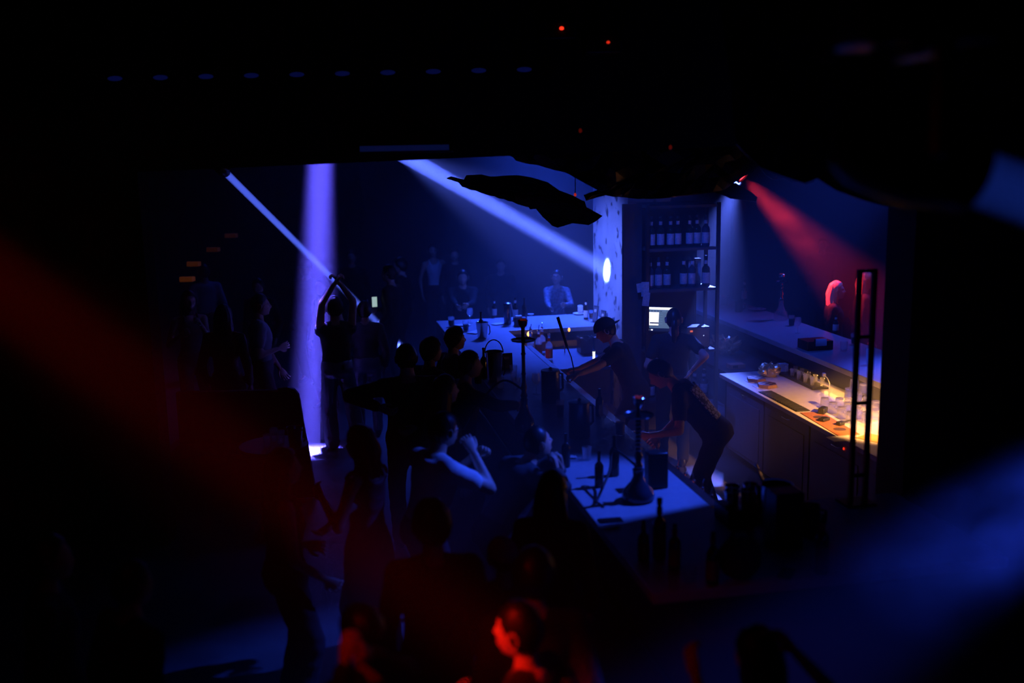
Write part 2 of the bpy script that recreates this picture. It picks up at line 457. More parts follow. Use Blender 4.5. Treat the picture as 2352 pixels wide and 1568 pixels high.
    for i in (0, 1): arm(mb, i, 0); leg(mb, i, 0); mb.capsule(legs[i][2], legs[i][2] + Vector((0, .13, -.045)) * s, .036 * s, .030 * s)
    bm_ = remeshed(mb, voxel)
    nu, nv = (56, 46) if eyes else ((40, 32) if voxel < .02 else (26, 22))
    head_mesh(bm_, MH, nu, nv, female, hair not in ('long',) or eyes)
    pl = palms or {}
    for i, sd in enumerate((-1, 1)):
        a, e, w = arms[i]; key = 'LR'[i]
        dv = (w - e).normalized()
        if key in pl:
            dv2, pn = pl[key]; dv = (RI @ Vector(dv2)).normalized() if dv2 is not None else dv; pn = RI @ Vector(pn)
        else: pn = Vector((-sd, .15, 0))
        hand_mesh(bm_, w + dv * .012 * s, dv, pn, -sd, curl[i], s * (.92 if female else 1.0))
    bm_.build('body', skin, root, smooth=80)
    # clothing
    if top:
        mb = MB(); kk = .014 if top != 'tank' else .009
        torso(mb, kk, 0, 9 if top != 'tank' else 8)
        if top == 'tank':
            for sd in (-1, 1):
                a = PV + (t * .44 + rt * sd * .09 * wd + fw * .095) * s; b = PV + (t * .525 + rt * sd * .085 * wd) * s; c = PV + (t * .44 + rt * sd * .09 * wd - fw * .10) * s
                mb.tube([a, a.lerp(b, .6) + fw * .03 * s, b, c.lerp(b, .6) - fw * .03 * s, c], .022 * s, 8)
        elif top == 'tee':
            for i in (0, 1): arm(mb, i, .013, .58)
        elif top == 'long':
            for i in (0, 1): arm(mb, i, .014, 1.93)
        elif top == 'vest':
            for i in (0, 1): mb.ball(arms[i][0] - t * .02 * s, .06 * s, 10, 8)
        if bottom == 'gown':
            rings = []
            for z, w, d in ((.10, .15, .11), (.0, .185, .14), (-.12, .195, .155), (-.35, .20, .16), (-dress_len * .6, .215, .17), (-dress_len, .235, .19)):
                rings.append([PV + (Vector((0, 0, 1)) * z) * s + Vector((math.cos(q) * w * slim * s * (1 + .05 * math.sin(q * 7) * max(0, -z)), math.sin(q) * d * s * (1 + .05 * math.sin(q * 5 + 1) * max(0, -z)), 0)) for q in [2 * math.pi * j / 32 for j in range(32)]])
            mb.loft(rings)
        o = remeshed(mb, voxel, 4)
        for i_, p in enumerate(o.v):
            P = Vector(p); nn = noise.noise(P * 11 + base) * .006 + noise.noise(Vector((P.x * 9, P.y * 9, P.z * 26)) + base) * .005
            o.v[i_] = (P.x + (P.x - off.x) * nn * 1.5, P.y + nn, P.z + nn * .3)
        o.build({'tee': 't_shirt', 'long': 'long_sleeved_top', 'tank': 'tank_top', 'vest': 'waistcoat'}[top] if bottom != 'gown' else 'dress', top_mat, root, smooth=80)
    if bottom in ('trousers', 'wide'):
        mb = MB(); torso(mb, .019, 0, 4)
        for i in (0, 1): leg(mb, i, .016, .022 if bottom == 'wide' else .006)
        o = remeshed(mb, voxel, 4)
        for i_, p in enumerate(o.v):
            P = Vector(p); nn = noise.noise(Vector((P.x * 10, P.y * 10, P.z * 18)) + base) * .008
            o.v[i_] = (P.x + nn, P.y + nn * .7, P.z)
        o.build('trousers', bottom_mat, root, smooth=80)
    elif bottom == 'skirt':
        rings = []
        for z, w, d in ((.08, .165, .115), (.0, .19, .14), (-.15, .20, .15), (-.38, .20, .16), (-.385, .17, .13)):
            rings.append([PV + Vector((math.cos(q) * w * s, math.sin(q) * d * s, z * s)) for q in [2 * math.pi * j / 28 for j in range(28)]])
        MB().loft(rings).build('skirt', bottom_mat, root, smooth=80)
    if shoes:
        for i in (0, 1):
            a = legs[i][2]; mb = MB(); rings = []
            for y, w, z0, z1 in ((-.065, .026, -.075, -.02), (-.05, .036, -.083, .03), (0, .040, -.084, .035), (.05, .042, -.084, -.005), (.11, .047, -.084, -.030), (.16, .040, -.084, -.045), (.19, .022, -.080, -.058)):
                rings.append([a + Vector((math.cos(q) * w, y, (z0 + z1) / 2 + math.sin(q) * (z1 - z0) / 2)) * s for q in [2 * math.pi * j / 12 for j in range(12)]])
            mb.loft(rings); mb.build('shoe', M_shoe, root, smooth=60)
    # hair and headwear
    down = RH.transposed() @ Vector((0, 0, -1))
    if hair:
        mb = MB(); sd_ = rnd.random() * 50
        st = {'bun': 'tied', 'ponytail': 'tied', 'cap': 'short', 'capback': 'short'}.get(hair, hair)
        hair_mesh(mb, MH, st, nu, nv, sd_)
        if hair == 'long': long_hair(mb, MH, down, hair_len, wave, sd_)
        if hair == 'ponytail':
            c = Vector((0, -.105, .03)); mb.tube([MH @ (c + Vector((0, -.035 * math.sin(math.pi * k / 8), 0)) + down * (.04 * k)) for k in range(9)], [.018, .030, .034, .034, .032, .028, .024, .017, .006], 12)
        if hair == 'bun': mb.ball(MH @ Vector((0, -.10, .045)), .042 * s, 14, 10)
        hobj = mb.build('hair', hair_mat, root, smooth=80)
    if hair in ('cap', 'capback'):
        mb = MB(); rings = []
        for i in range(9):
            a = math.pi / 2 * i / 8 * .98 + .02
            rings.append([MH @ Vector((.101 * math.sin(a) * math.cos(q), .121 * math.sin(a) * math.sin(q) - .004, .030 + .112 * math.cos(a))) for q in [2 * math.pi * j / 28 for j in range(28)]])
        mb.loft(rings)
        co = mb.build('baseball_cap', cap_mat or M_blk_cloth, root, smooth=70)
        dr = 1 if hair == 'cap' else -1
        rr = []
        for k in range(9):
            q = math.pi * (.14 + .72 * k / 8)
            i0 = Vector((.098 * math.cos(q), dr * (.112 * math.sin(q)), .036)); o0 = Vector((.085 * math.cos(q), dr * (.112 * math.sin(q) + .065 * math.sin(math.pi * k / 8) ** .6), .028 - .010 * abs(math.cos(q))))
            rr.append([MH @ (i0 + Vector((0, 0, .003))), MH @ (o0 + Vector((0, 0, .003))), MH @ (o0 - Vector((0, 0, .003))), MH @ (i0 - Vector((0, 0, .003)))])
        MB().loft(rr).build('brim', cap_mat or M_blk_cloth, co, smooth=60)
    if eyes:
        for sd in (-1, 1):
            c = Vector((sd * .031, .0835, .008))
            e = MB().ball(MH @ c, .0105 * s, 12, 8).build('eye', mat('eye_white', (.7, .68, .66), .2, var=.03), root)
            MB().ball(MH @ (c + Vector((0, .0066, 0))), .0052 * s, 10, 6).build('iris', M_hair, e)
            pts = [MH @ Vector((sd * (.012 + .038 * k / 5), .0985 - .010 * (k / 5) ** 2 - .004, .031 + .006 * math.sin(math.pi * (k + 1) / 7))) for k in range(6)]
            MB().tube(pts, [.0022, .0036, .0038, .0036, .0028, .0015], 6, flat=.8).build('eyebrow', M_hair, root)
        pts = [MH @ Vector((.024 * (k / 4 - 1), .1065 - .012 * abs(k / 4 - 1) ** 2 - .0005, -.0615)) for k in range(9)]
        MB().tube(pts, [.0015, .004, .005, .0055, .0055, .0055, .005, .004, .0015], 6).build('lips', mat('lips', (.42, .17, .15), .4, var=.05), root)
    if glasses:
        mb = MB()
        for sd in (-1, 1):
            mb.tube([MH @ Vector((sd * .034 + .025 * math.cos(q), .108 - .004 * math.cos(q) * sd, .006 + .019 * math.sin(q))) for q in [2 * math.pi * k / 16 for k in range(16)]], .002, 6, closed=True)
            mb.tube([MH @ Vector((sd * .059, .104, .010)), MH @ Vector((sd * .078, .05, .010)), MH @ Vector((sd * .081, -.01, .006))], .002, 6)
        mb.tube([MH @ Vector((-.010, .111, .010)), MH @ Vector((0, .113, .013)), MH @ Vector((.010, .111, .010))], .002, 6)
        mb.build('glasses', M_black_pl, root)
    if back_print:
        mb = MB(); nz, nq = 14, 10; vv = []; ff = []
        for a in range(nz + 1):
            z = .10 + .34 * a / nz; w = (.150 + .022 * sst(.15, .40, z)) * wd; d = (.100 + .010 * sst(.15, .40, z)) * slim
            for b in range(nq + 1):
                q = math.pi * 1.5 + (b / nq - .5) * 1.5
                vv.append(PV + (t * z - fw * .002) * s + rt * math.cos(q) * (w * s + .024) + fw * math.sin(q) * (d * s + .024))
        for a in range(nz):
            for b in range(nq): i0 = a * (nq + 1) + b; ff.append((i0, i0 + 1, i0 + nq + 2, i0 + nq + 1))
        mb.add(vv, ff); po = mb.build('back_print', back_print, root, smooth=80)
        so = po.modifiers.new('t', 'SOLIDIFY'); so.thickness = .004
    return root, dict(base=base, s=s, arms=[[base + RZ @ p for p in a] for a in arms], pz=pz)
# ------------------------------------------------------------------ the room
def floor_mat():
    m = mat('polished_concrete', (.10, .10, .105), .42, var=.25, scale=2.2, bump=.05)
    return m
fl = MB().box((-7, -2.5, -.1), (8.5, 21.5, 0)).build('floor', floor_mat(), smooth=0); struct(fl)
struct(MB().box((-7, -2.5, 5.4), (8.5, 21.5, 5.5)).build('ceiling', M_black, smooth=0))
struct(MB().box((-7, 21, 0), (8.5, 21.2, 5.4)).build('wall_back', M_room, smooth=0))
struct(MB().box((-7.2, -2.5, 0), (-7, 21.5, 5.4)).build('wall_left', M_dark, smooth=0))
struct(MB().box((8.5, -2.5, 0), (8.7, 21.5, 5.4)).build('wall_right', M_dark, smooth=0))
struct(MB().box((-7, -2.7, 0), (8.5, -2.5, 5.4)).build('wall_front', M_dark, smooth=0))
# dark partition on the left, dark wall behind the near end of the bar
struct(MB().box((-7, 8.7, 0), (-3.05, 8.95, 5.4)).build('wall_partition', M_felt, smooth=0))
o = MB().box((2.15, 1.22, 0), (7.4, 1.55, 5.4)).build('wall_bar', M_dark, loc=BO, rz=BA, smooth=0); struct(o)
# ceiling bulkhead
def bz(x): return 3.25 + (x + 2.52) * .0237
mb = MB(); xs = (-7, 8.4)
vs = []
for y in (8.0, 8.45):
    for x in xs: vs += [(x, y, bz(x)), (x, y, 5.4)]
mb.add(vs, [(0, 2, 3, 1), (4, 5, 7, 6), (0, 4, 6, 2), (1, 3, 7, 5), (0, 1, 5, 4), (2, 6, 7, 3)])
o = mb.build('trim_1', M_black, smooth=0); struct(o, 'black ceiling bulkhead across the room')
# plastered pier lit by the beam
pier = MB()
nx, nz = 10, 30
def pier_mat():
    m = bpy.data.materials.new('worn_plaster'); m.use_nodes = True; nt = m.node_tree; b = nt.nodes['Principled BSDF']
    tc = nt.nodes.new('ShaderNodeTexCoord')
    n1 = nt.nodes.new('ShaderNodeTexNoise'); n1.inputs['Scale'].default_value = 7; n1.inputs['Detail'].default_value = 6
    n2 = nt.nodes.new('ShaderNodeTexNoise'); n2.inputs['Scale'].default_value = 3.5; n2.inputs['Detail'].default_value = 3
    nt.links.new(tc.outputs['Object'], n1.inputs['Vector']); nt.links.new(tc.outputs['Object'], n2.inputs['Vector'])
    r1 = nt.nodes.new('ShaderNodeValToRGB'); r1.color_ramp.elements[0].position = .36; r1.color_ramp.elements[1].position = .41
    r1.color_ramp.elements[0].color = (.16, .16, .16, 1); r1.color_ramp.elements[1].color = (1, 1, 1, 1)
    r2 = nt.nodes.new('ShaderNodeValToRGB'); r2.color_ramp.elements[0].color = (.26, .26, .26, 1); r2.color_ramp.elements[1].color = (.5, .5, .49, 1)
    nt.links.new(n1.outputs['Fac'], r1.inputs['Fac']); nt.links.new(n2.outputs['Fac'], r2.inputs['Fac'])
    mx = nt.nodes.new('ShaderNodeMix'); mx.data_type = 'RGBA'; mx.blend_type = 'MULTIPLY'; mx.inputs[0].default_value = 1
    nt.links.new(r2.outputs['Color'], mx.inputs[6]); nt.links.new(r1.outputs['Color'], mx.inputs[7])
    nt.links.new(mx.outputs[2], b.inputs['Base Color']); b.inputs['Roughness'].default_value = .85
    bp = nt.nodes.new('ShaderNodeBump'); bp.inputs['Strength'].default_value = .35; nt.links.new(n1.outputs['Fac'], bp.inputs['Height']); nt.links.new(bp.outputs[0], b.inputs['Normal'])
    return m
o = MB().box((2.2, 7.45, 0), (2.75, 9.02, 5.4)).build('wall_pier', pier_mat(), loc=BO, rz=BA, smooth=0); struct(o)
# slim far pillar behind the shelf
o = MB().box((-.09, -.09, 0), (.09, .09, 5.4)).build('wall_pillar', M_room, loc=(Yp(1693, 600, 16.5).x, 16.5, 0), smooth=0, bevel=.01); struct(o)

# ------------------------------------------------------------------ stage lights
def moving_head(label, lens, target, color, power, size, spread, lens_emit=0.0, soft=True, body=1.0, hang=True, kind='area', group=None, halo=None):
    """lens = point the beam leaves from, target = point it is aimed at"""
    lens, target = Vector(lens), Vector(target); d = (target - lens).normalized()
    k = body * size / .12
    root = thing('moving_head_light', label, 'stage light', lens, 0, group)
    R = d.to_track_quat('Z', 'Y').to_matrix()
    hm = MB(); hm.lathe([(.03 * k, -.30 * k), (.075 * k, -.29 * k), (.10 * k, -.24 * k), (.105 * k, -.12 * k), (.085 * k, -.04 * k), (.082 * k, .0), (.068 * k, .0), (.066 * k, -.02 * k)], 20, R=R)
    hb = hm.build('head', M_black_pl, root)
    le = MB().lathe([(.001, -.018 * k), (.03 * k, -.014 * k), (.062 * k, -.019 * k), (.062 * k, -.024 * k), (.001, -.024 * k)], 20, R=R)
    le.build('lens', mat('lens_%02d%02d%02d' % tuple(int(c * 20) for c in color), color, .1, emit=lens_emit or .02, emit_color=color, var=0), hb)
    side = R @ Vector((1, 0, 0)); side.z = 0
    side = side.normalized() if side.length > .1 else Vector((1, 0, 0))
    c = d * (-.15 * k)
    pts = [c + side * .105 * k, c + side * .14 * k, c + side * .14 * k + Vector((0, 0, .20 * k)), c - side * .14 * k + Vector((0, 0, .20 * k)), c - side * .14 * k, c - side * .105 * k]
    MB().tube(pts, .022 * k, 8).build('yoke', M_black_pl, root)
    b = c + Vector((0, 0, .26 * k))
    MB().box((b.x - .13 * k, b.y - .10 * k, b.z - .05 * k), (b.x + .13 * k, b.y + .10 * k, b.z + .07 * k)).build('base', M_black_pl, root, bevel=.012)
    if hang:
        top = 5.4 - lens.z
        MB().tube([b + Vector((0, 0, .07 * k)), Vector((b.x, b.y, top))], .02, 10).build('hanger_pipe', M_metal, root)
    l = bpy.data.lights.new('beam_lamp', 'AREA' if kind == 'area' else 'SPOT')
    l.energy = power; l.color = color
    if kind == 'area': l.shape = 'DISK'; l.size = size; l.spread = math.radians(spread)
    else: l.spot_size = math.radians(spread); l.spot_blend = .6; l.shadow_soft_size = size / 2
    lo = bpy.data.objects.new('beam_lamp', l); COL.objects.link(lo); lo.parent = root
    lo.location = d * .004; lo.rotation_euler = d.to_track_quat('-Z', 'Y').to_euler()
    if halo:                       # the faint outer field round the hot beam
        l2 = bpy.data.lights.new('outer_field', 'SPOT'); l2.energy = halo[0]; l2.color = color; l2.spot_size = math.radians(halo[1]); l2.spot_blend = 1.0; l2.shadow_soft_size = size / 3
        lo = bpy.data.objects.new('outer_field', l2); COL.objects.link(lo); lo.parent = root; lo.location = d * .006; lo.rotation_euler = d.to_track_quat('-Z', 'Y').to_euler()
    return root
# three blue beams beyond the bulkhead
moving_head('moving head throwing the thin blue beam at the left of the dance floor', Yp(518, 396, 9.2), Yp(868, 742, 14.4), BEAM, 11, .065, .7, 20)
moving_head('moving head shining straight down onto the dance floor, violet beam', (-2.02, 11.95, 4.55), (-2.30, 11.52, 0), VIOLET, 175, .26, 6.5, halo=(150, 14))
moving_head('moving head throwing the broad blue beam at the plastered pier', Yp(905, 343, 11.0), bar(2.2, 8.36, 1.76), BEAM, 88, .17, 2.6, halo=(2900, 34))
# wash heads; the flood and the shelf light are added, unseen fill
moving_head('blue wash light above the guest side of the bar counter', (3.9, 7.6, 4.9), (.35, 6.62, 1.1), BLUE, 2600, .10, 21.5, kind='spot', body=1.2)
moving_head('added unseen blue fill flood behind the bulkhead facing the far counter guests', (.2, 8.95, 4.1), (-.3, 17.2, 1.3), BLUE, 800, .10, 32, kind='spot')
moving_head('added unseen blue fill light behind the large black hanging facing the bottle shelf', (.95, 9.4, 3.5), bar(2.45, 5.7, 1.5), BLUE, 240, .10, 58, kind='spot')
# red beam at the back right and its neighbour
moving_head('small moving head behind the bottle shelf throwing the smoky red beam', Yp(1708, 408, 13.6), Yp(1958, 660, 12.8), (1, .03, .055), 1900, .14, 27, 8, kind='spot')
moving_head('blue moving head next to the red one behind the bottle shelf', Yp(1690, 418, 13.9), Yp(1660, 520, 13.0), BEAM, 45, .12, 26, 25, hang=True)
# close to the camera
moving_head('large moving head at the upper right edge throwing a blue beam sideways', Yp(2228, 402, 2.75), Yp(2228, 402, 2.75) + Vector((1.5, .15, -.52)), (.03, .10, 1), 4.0, .15, 9)
moving_head('red moving head past the left edge aimed down over the crowd', Yp(-330, 420, 2.5), Yp(1150, 1490, 3.72), RED, .5, .22, 8, 4, halo=(36, 34))
moving_head('blue moving head past the right edge aimed at the smoke', Yp(2900, 760, 4.6), Yp(2310, 1190, 4.25), (.02, .06, 1), 1400, .2, 17, 4, kind='spot')

# row of small brackets on the bulkhead, reflections painted as glow, and LED bar
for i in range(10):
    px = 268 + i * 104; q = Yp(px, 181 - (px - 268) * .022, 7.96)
    r = thing('glint_bracket', 'small bracket with a painted blue reflection on the black bulkhead, number %s of the row from the left' % ['one', 'two', 'three', 'four', 'five', 'six', 'seven', 'eight', 'nine', 'ten'][i], 'light', q, 0, 'brackets with painted blue reflections along the bulkhead')
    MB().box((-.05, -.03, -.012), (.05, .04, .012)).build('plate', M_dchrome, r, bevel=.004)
    MB().ball((.0, -.035, 0), (.055, .014, .018), 12, 8).build('lens', mat('painted_blue_glint', (.05, .06, .3), .3, emit=.035, emit_color=(.04, .08, 1)), r)  # no lamp: faint glow painted in for the bracket's blue reflection
q = Yp(930, 340, 7.9)
r = thing('led_bar', 'long dim blue bar light under the bulkhead', 'bar light', q)
MB().box((-.36, -.03, -.035), (.36, .10, .045)).build('housing', M_black_pl, r, bevel=.008)
MB().box((-.33, -.036, -.02), (.33, -.028, .02)).build('diffuser', mat('dim_blue_diffuser', (.1, .12, .3), .3, emit=.03, emit_color=(.05, .12, 1)), r)
for lb, px, py, rr, st in (('upper', 1290, 65, .012, 2.2), ('lower', 1397, 97, .010, .9)):
    q = Yp(px, py, 7.7)
    r = thing('control_box', 'black control box with a red pilot light, the %s of two on the bulkhead' % lb, 'control box', q)
    MB().box((-.16, .012, -.07), (.10, .30, .06)).build('case', M_black_pl, r, bevel=.01)
    MB().ball((0, 0, 0), (rr * 1.3, rr, rr), 12, 8).build('pilot_light', mat('pilot_red_' + lb, (1, .05, .02), .4, emit=st, emit_color=(1, .03, .01), var=0), r)

# crumpled black hangings
def sheet(name, label, cat, poly, d, amp=.06, thick=.015, slope=(0, 0), ripple=3.0, m=None):
    pts = [Yp(x, y, d + slope[0] * (x - poly[0][0]) / 300 + slope[1] * (y - poly[0][1]) / 300) for x, y in poly]
    c = sum(pts, Vector()) / len(pts)
    bm = bmesh.new(); vs = [bm.verts.new(p - c) for p in pts]; f = bm.faces.new(vs)
    bmesh.ops.triangulate(bm, faces=[f], ngon_method='EAR_CLIP')
    for _ in range(5):
        es = [e for e in bm.edges if e.calc_length() > .13]
        if not es: break
        bmesh.ops.subdivide_edges(bm, edges=es, cuts=1); bmesh.ops.triangulate(bm, faces=[q for q in bm.faces if len(q.verts) > 3])
    for v in bm.verts:
        p = v.co * ripple
        v.co.y += amp * (noise.noise(p + c) + .5 * noise.noise(p * 2.7 + c))
    me = bpy.data.meshes.new(name); bm.to_mesh(me); bm.free(); me.materials.append(m or M_drape)
    o = bpy.data.objects.new(name, me); COL.objects.link(o); o.location = c
    s_ = o.modifiers.new('thick', 'SOLIDIFY'); s_.thickness = thick; s_.offset = 0
    return tag(o, label, cat)
sheet('ceiling_hanging', 'black crumpled leaf-shaped hanging with ragged edge crossing the broad blue beam', 'hanging',
      [(1027, 409), (1036, 405), (1066, 412), (1072, 402), (1105, 401), (1125, 407), (1182, 411), (1189, 402), (1220, 407), (1258, 419), (1284, 437), (1296, 455), (1342, 462), (1346, 475), (1383, 495), (1363, 503), (1352, 516), (1314, 513), (1281, 523), (1268, 518), (1248, 493), (1230, 479), (1217, 480), (1202, 452), (1187, 452), (1174, 438), (1164, 439), (1133, 432), (1123, 439), (1113, 429), (1108, 419), (1085, 423), (1069, 421), (1062, 428), (1054, 419)], 9.6, .07)
sheet('ceiling_hanging', 'large black crumpled ceiling hanging above the plastered pier', 'hanging',
      [(1168, 300), (1170, 357), (1180, 362), (1185, 369), (1230, 368), (1243, 381), (1275, 385), (1300, 396), (1345, 421), (1372, 436), (1340, 447), (1346, 460), (1390, 448), (1430, 447), (1470, 457), (1490, 448), (1560, 450), (1620, 442), (1660, 436), (1700, 410), (1728, 396), (1745, 380), (1720, 300)], 9.0, .10)
sheet('ceiling_hanging', 'small black pointed hanging in front of the red beam lamp', 'hanging',
      [(1622, 436), (1652, 444), (1676, 455), (1734, 463), (1739, 453), (1712, 434), (1690, 420), (1660, 424)], 9.4, .05)
sheet('ceiling_hanging', 'dark ragged hanging right of the red beam', 'hanging',
      [(1735, 300), (1745, 385), (1760, 402), (1775, 412), (1800, 410), (1818, 420), (1838, 416), (1850, 424), (1868, 418), (1870, 300)], 9.2, .06)
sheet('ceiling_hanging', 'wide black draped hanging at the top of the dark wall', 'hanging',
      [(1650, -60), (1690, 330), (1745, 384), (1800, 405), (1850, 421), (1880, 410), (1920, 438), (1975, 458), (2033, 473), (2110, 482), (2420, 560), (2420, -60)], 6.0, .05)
for px, py, lb in ((1321, 447, 'tiny red lamp hanging beside the ragged black leaf'), (1333, 300, 'faint red lamp above the large black hanging, on its left'), (1540, 338, 'faint red lamp in front of the large black hanging, on its right')):
    q = Yp(px, py, 9.4 if py > 400 else 7.6)
    r = thing('pilot_lamp', lb, 'lamp', q)
    MB().ball((0, 0, 0), (.012, .012, .016), 10, 8).build('bulb', mat('dim_red_bulb_%d' % (py > 400), (1, .05, .02), .4, emit=.5 if py > 400 else .06, emit_color=(1, .04, .01), var=0), r)
    MB().tube([(0, 0, .016), (.002, 0, .06), (0, 0, 5.4 - q.z)], .004, 6).build('cord', M_rubber, r)
# dim warm wall lights far left
for i, (px, py, w, e, nm) in enumerate(((530, 541, .16, .010, 'farthest, nearly out'), (489, 573, .16, .012, 'third down the row'), (444, 606, .16, .03, 'second lowest, dull orange'), (429, 641, .17, .05, 'lowest, above the long-haired woman'))):
    q = Yp(px, py, 16 - i * .6)
    r = thing('wall_light', 'dim orange wall light at far left, %s' % nm, 'wall light', q, 0, 'dim orange lights at far left')
    MB().prism([(-.5 * w, -.05), (.5 * w, -.05), (.6 * w, .05), (-.6 * w, .05)], -.03, .03).build('shade', mat('orange_shade_%d' % i, (.6, .2, .06), .6, emit=e, emit_color=(1, .22, .03)), r)
    MB().tube([(0, .05, 0), (0, 5.0 if i < 0 else .3, 0)], .012, 8).build('bracket', M_metal, r)

# ------------------------------------------------------------------ the bar
def bthing(name, label, cat, group=None): return thing(name, label, cat, BO, BA, group)
bc = bthing('bar_counter', 'grey C-shaped bar counter the guests lean on', 'bar counter')
MB().prism([(0, 0), (2.05, 0), (2.05, 1.15), (.79, 1.15), (.79, 7.97), (2.19, 7.97), (2.19, 9.0), (0, 9.0)], 1.04, 1.10).build('countertop', M_counter, bc, bevel=.008, smooth=0)
MB().box((.36, .30, .06), (.42, 8.74, 1.04)).build('front_panel', M_front, bc, smooth=0)
MB().box((.42, .30, .06), (1.95, .36, 1.04)).build('front_panel', M_front, bc, smooth=0)
MB().box((.42, 8.66, .06), (2.15, 8.72, 1.04)).build('front_panel', M_front, bc, smooth=0)
MB().box((.70, 1.2, .06), (.74, 7.9, .70)).build('inner_panel', M_front, bc, smooth=0)
MB().box((.80, 8.05, .06), (2.15, 8.10, 1.04)).build('inner_panel', mat('olive_panel', (.20, .19, .13), .6), bc, smooth=0)
MB().box((.40, .36, 0), (.7, 8.66, .06)).build('plinth', M_black, bc, smooth=0)
MB().box((.792, 1.2, 1.085), (.86, 6.9, 1.097)).build('steel_trim', M_chrome, bc, bevel=.003)
MB().tube([(.33, .2, .22), (.33, 8.9, .22)], .02, 10).build('foot_rail', M_dchrome, bc)
sr = MB(); sr.box((.80, 1.25, .78), (1.0, 5.2, .80)); sr.box((.985, 1.25, .80), (1.0, 5.2, .88)); sr.build('speed_rail', M_dchrome, bc)
st = MB().box((.80, 6.6, .82), (2.15, 7.95, .86)).build('sink_worktop', M_front, bc, bevel=.006)
MB().box((.80, 7.97, .93), (2.19, 7.99, 1.04)).build('fascia', M_front, bc, smooth=0)
MB().box((.9, 8.0, 1.02), (2.05, 8.02, 1.035)).build('warm_strip', mat('warm_led', (1, .5, .15), .5, emit=1.2, emit_color=(1, .42, .10), var=0), bc)
def strip_light(a, b, color, power, w, h, spread, parent=None):
    l = bpy.data.lights.new('strip_light', 'AREA'); l.shape = 'RECTANGLE'; l.size = w; l.size_y = h; l.energy = power; l.color = color; l.spread = math.radians(spread)
    o = bpy.data.objects.new('strip_light', l); COL.objects.link(o)
    a, b = Vector(a), Vector(b); o.location = a
    z = (a - b).normalized(); x = Vector((BU if abs(z.dot(BU)) < .5 else BV)); y = z.cross(x).normalized(); x = y.cross(z)
    o.rotation_euler = Matrix((x, y, z)).transposed().to_euler()
    return o
strip_light(bar(1.45, 8.02, 1.01), bar(1.43, 7.85, .80), WARM, 1.2, 1.2, .03, 150)
strip_light(bar(.82, 4.4, .97), bar(1.1, 4.4, 1.02), (1, .13, .03), .9, 5.5, .03, 150)
# guest counter on the right, with its worktop and cabinets
gc = bthing('guest_counter', 'raised blue-lit guest counter on the right of the bar', 'bar counter')
MB().box((3.50, 1.9, 1.10), (4.35, 10.2, 1.16)).build('countertop', M_counter, gc, bevel=.008)
MB().box((3.50, 1.9, .99), (3.54, 10.2, 1.10)).build('fascia', M_front, gc)
MB().box((3.62, 1.9, 0), (3.70, 10.2, 1.10)).build('support_wall', M_front, gc)
MB().box((4.16, 1.9, .02), (4.20, 10.2, 1.10)).build('front_panel', M_front, gc)
MB().box((3.545, 1.95, 1.07), (3.575, 5.6, 1.085)).build('warm_strip', mat('warm_led_bright', (1, .55, .2), .5, emit=5, emit_color=(1, .5, .16), var=0), gc)
strip_light(bar(3.52, 3.55, .985), bar(3.30, 3.55, .80), WARM, 9, 3.0, .03, 170)
tl = bthing('added_work_lamp', 'added unseen warm lamp on the worktop behind the dark wall', 'lamp')  # unseen lamp, added to light the worktop warmly
MB().lathe([(.07, .901), (.07, .915), (.02, .925)], 20, at=(3.08, 1.80, 0)).build('foot', M_metal, tl); MB().tube([(3.08, 1.80, .92), (3.08, 1.80, 1.8), (3.08, 1.76, 1.92)], .012, 10).build('arm', M_metal, tl)
_d = Vector((.03, 2.0, -1.2)).normalized(); _R = _d.to_track_quat('Z', 'Y').to_matrix()
MB().lathe([(.02, -.12), (.05, -.10), (.085, .02), (.082, .02), (.045, -.09), (.002, -.10)], 20, at=(3.08, 1.78, 1.9), R=_R).build('shade', M_metal, tl)
_l = bpy.data.lights.new('lamp_light', 'SPOT'); _l.energy = 1900; _l.color = WARM; _l.spot_size = math.radians(33); _l.spot_blend = .6; _l.shadow_soft_size = .05
_o = bpy.data.objects.new('lamp_light', _l); COL.objects.link(_o); _o.parent = tl; _o.location = (3.08, 1.785, 1.895); _o.rotation_euler = _d.to_track_quat('-Z', 'Y').to_euler()
kc = bthing('back_cabinet', 'grey under-counter cabinet with warm-lit pale worktop', 'cabinet')
MB().box((2.77, 1.7, .08), (3.60, 5.65, .855)).build('body', M_front, kc, smooth=0)
MB().box((2.70, 1.6, .855), (3.61, 5.72, .90)).build('worktop', M_work, kc, bevel=.006)
MB().box((2.88, 1.7, 0), (3.55, 5.6, .08)).build('plinth', M_black, kc)
for i in range(4):
    v0 = 1.75 + i * .97
    d = MB().box((2.745, v0 + .012, .10), (2.77, v0 + .955, .84)).build('door', M_cab, kc, bevel=.006)
    MB().box((2.735, v0 + .10, .14), (2.746, v0 + .86, .72)).build('inset_panel', M_cab, d, bevel=.004)
    MB().tube([(2.745, v0 + .40, .79), (2.722, v0 + .42, .79), (2.722, v0 + .52, .79), (2.745, v0 + .54, .79)], .006, 6).build('handle', M_chrome, d)
MB().ball((2.738, 3.06, .80), (.006, .012, .012), 10, 8).build('indicator', mat('red_indicator', (1, .04, .02), .4, emit=1.5, emit_color=(1, .03, .01), var=0), kc)
# dark worktop continuing to the foil pile at the far end
ft = bthing('corner_stand', 'low dark stand under the guest counter holding crumpled foil', 'stand')
MB().box((2.9, 6.0, .80), (3.58, 7.9, .84)).build('shelf', M_front, ft, bevel=.005)
for (a, b_) in ((2.94, 6.05), (3.52, 6.05), (2.94, 7.85), (3.52, 7.85)): MB().box((a - .02, b_ - .02, 0), (a + .02, b_ + .02, .80)).build('leg', M_metal, ft)

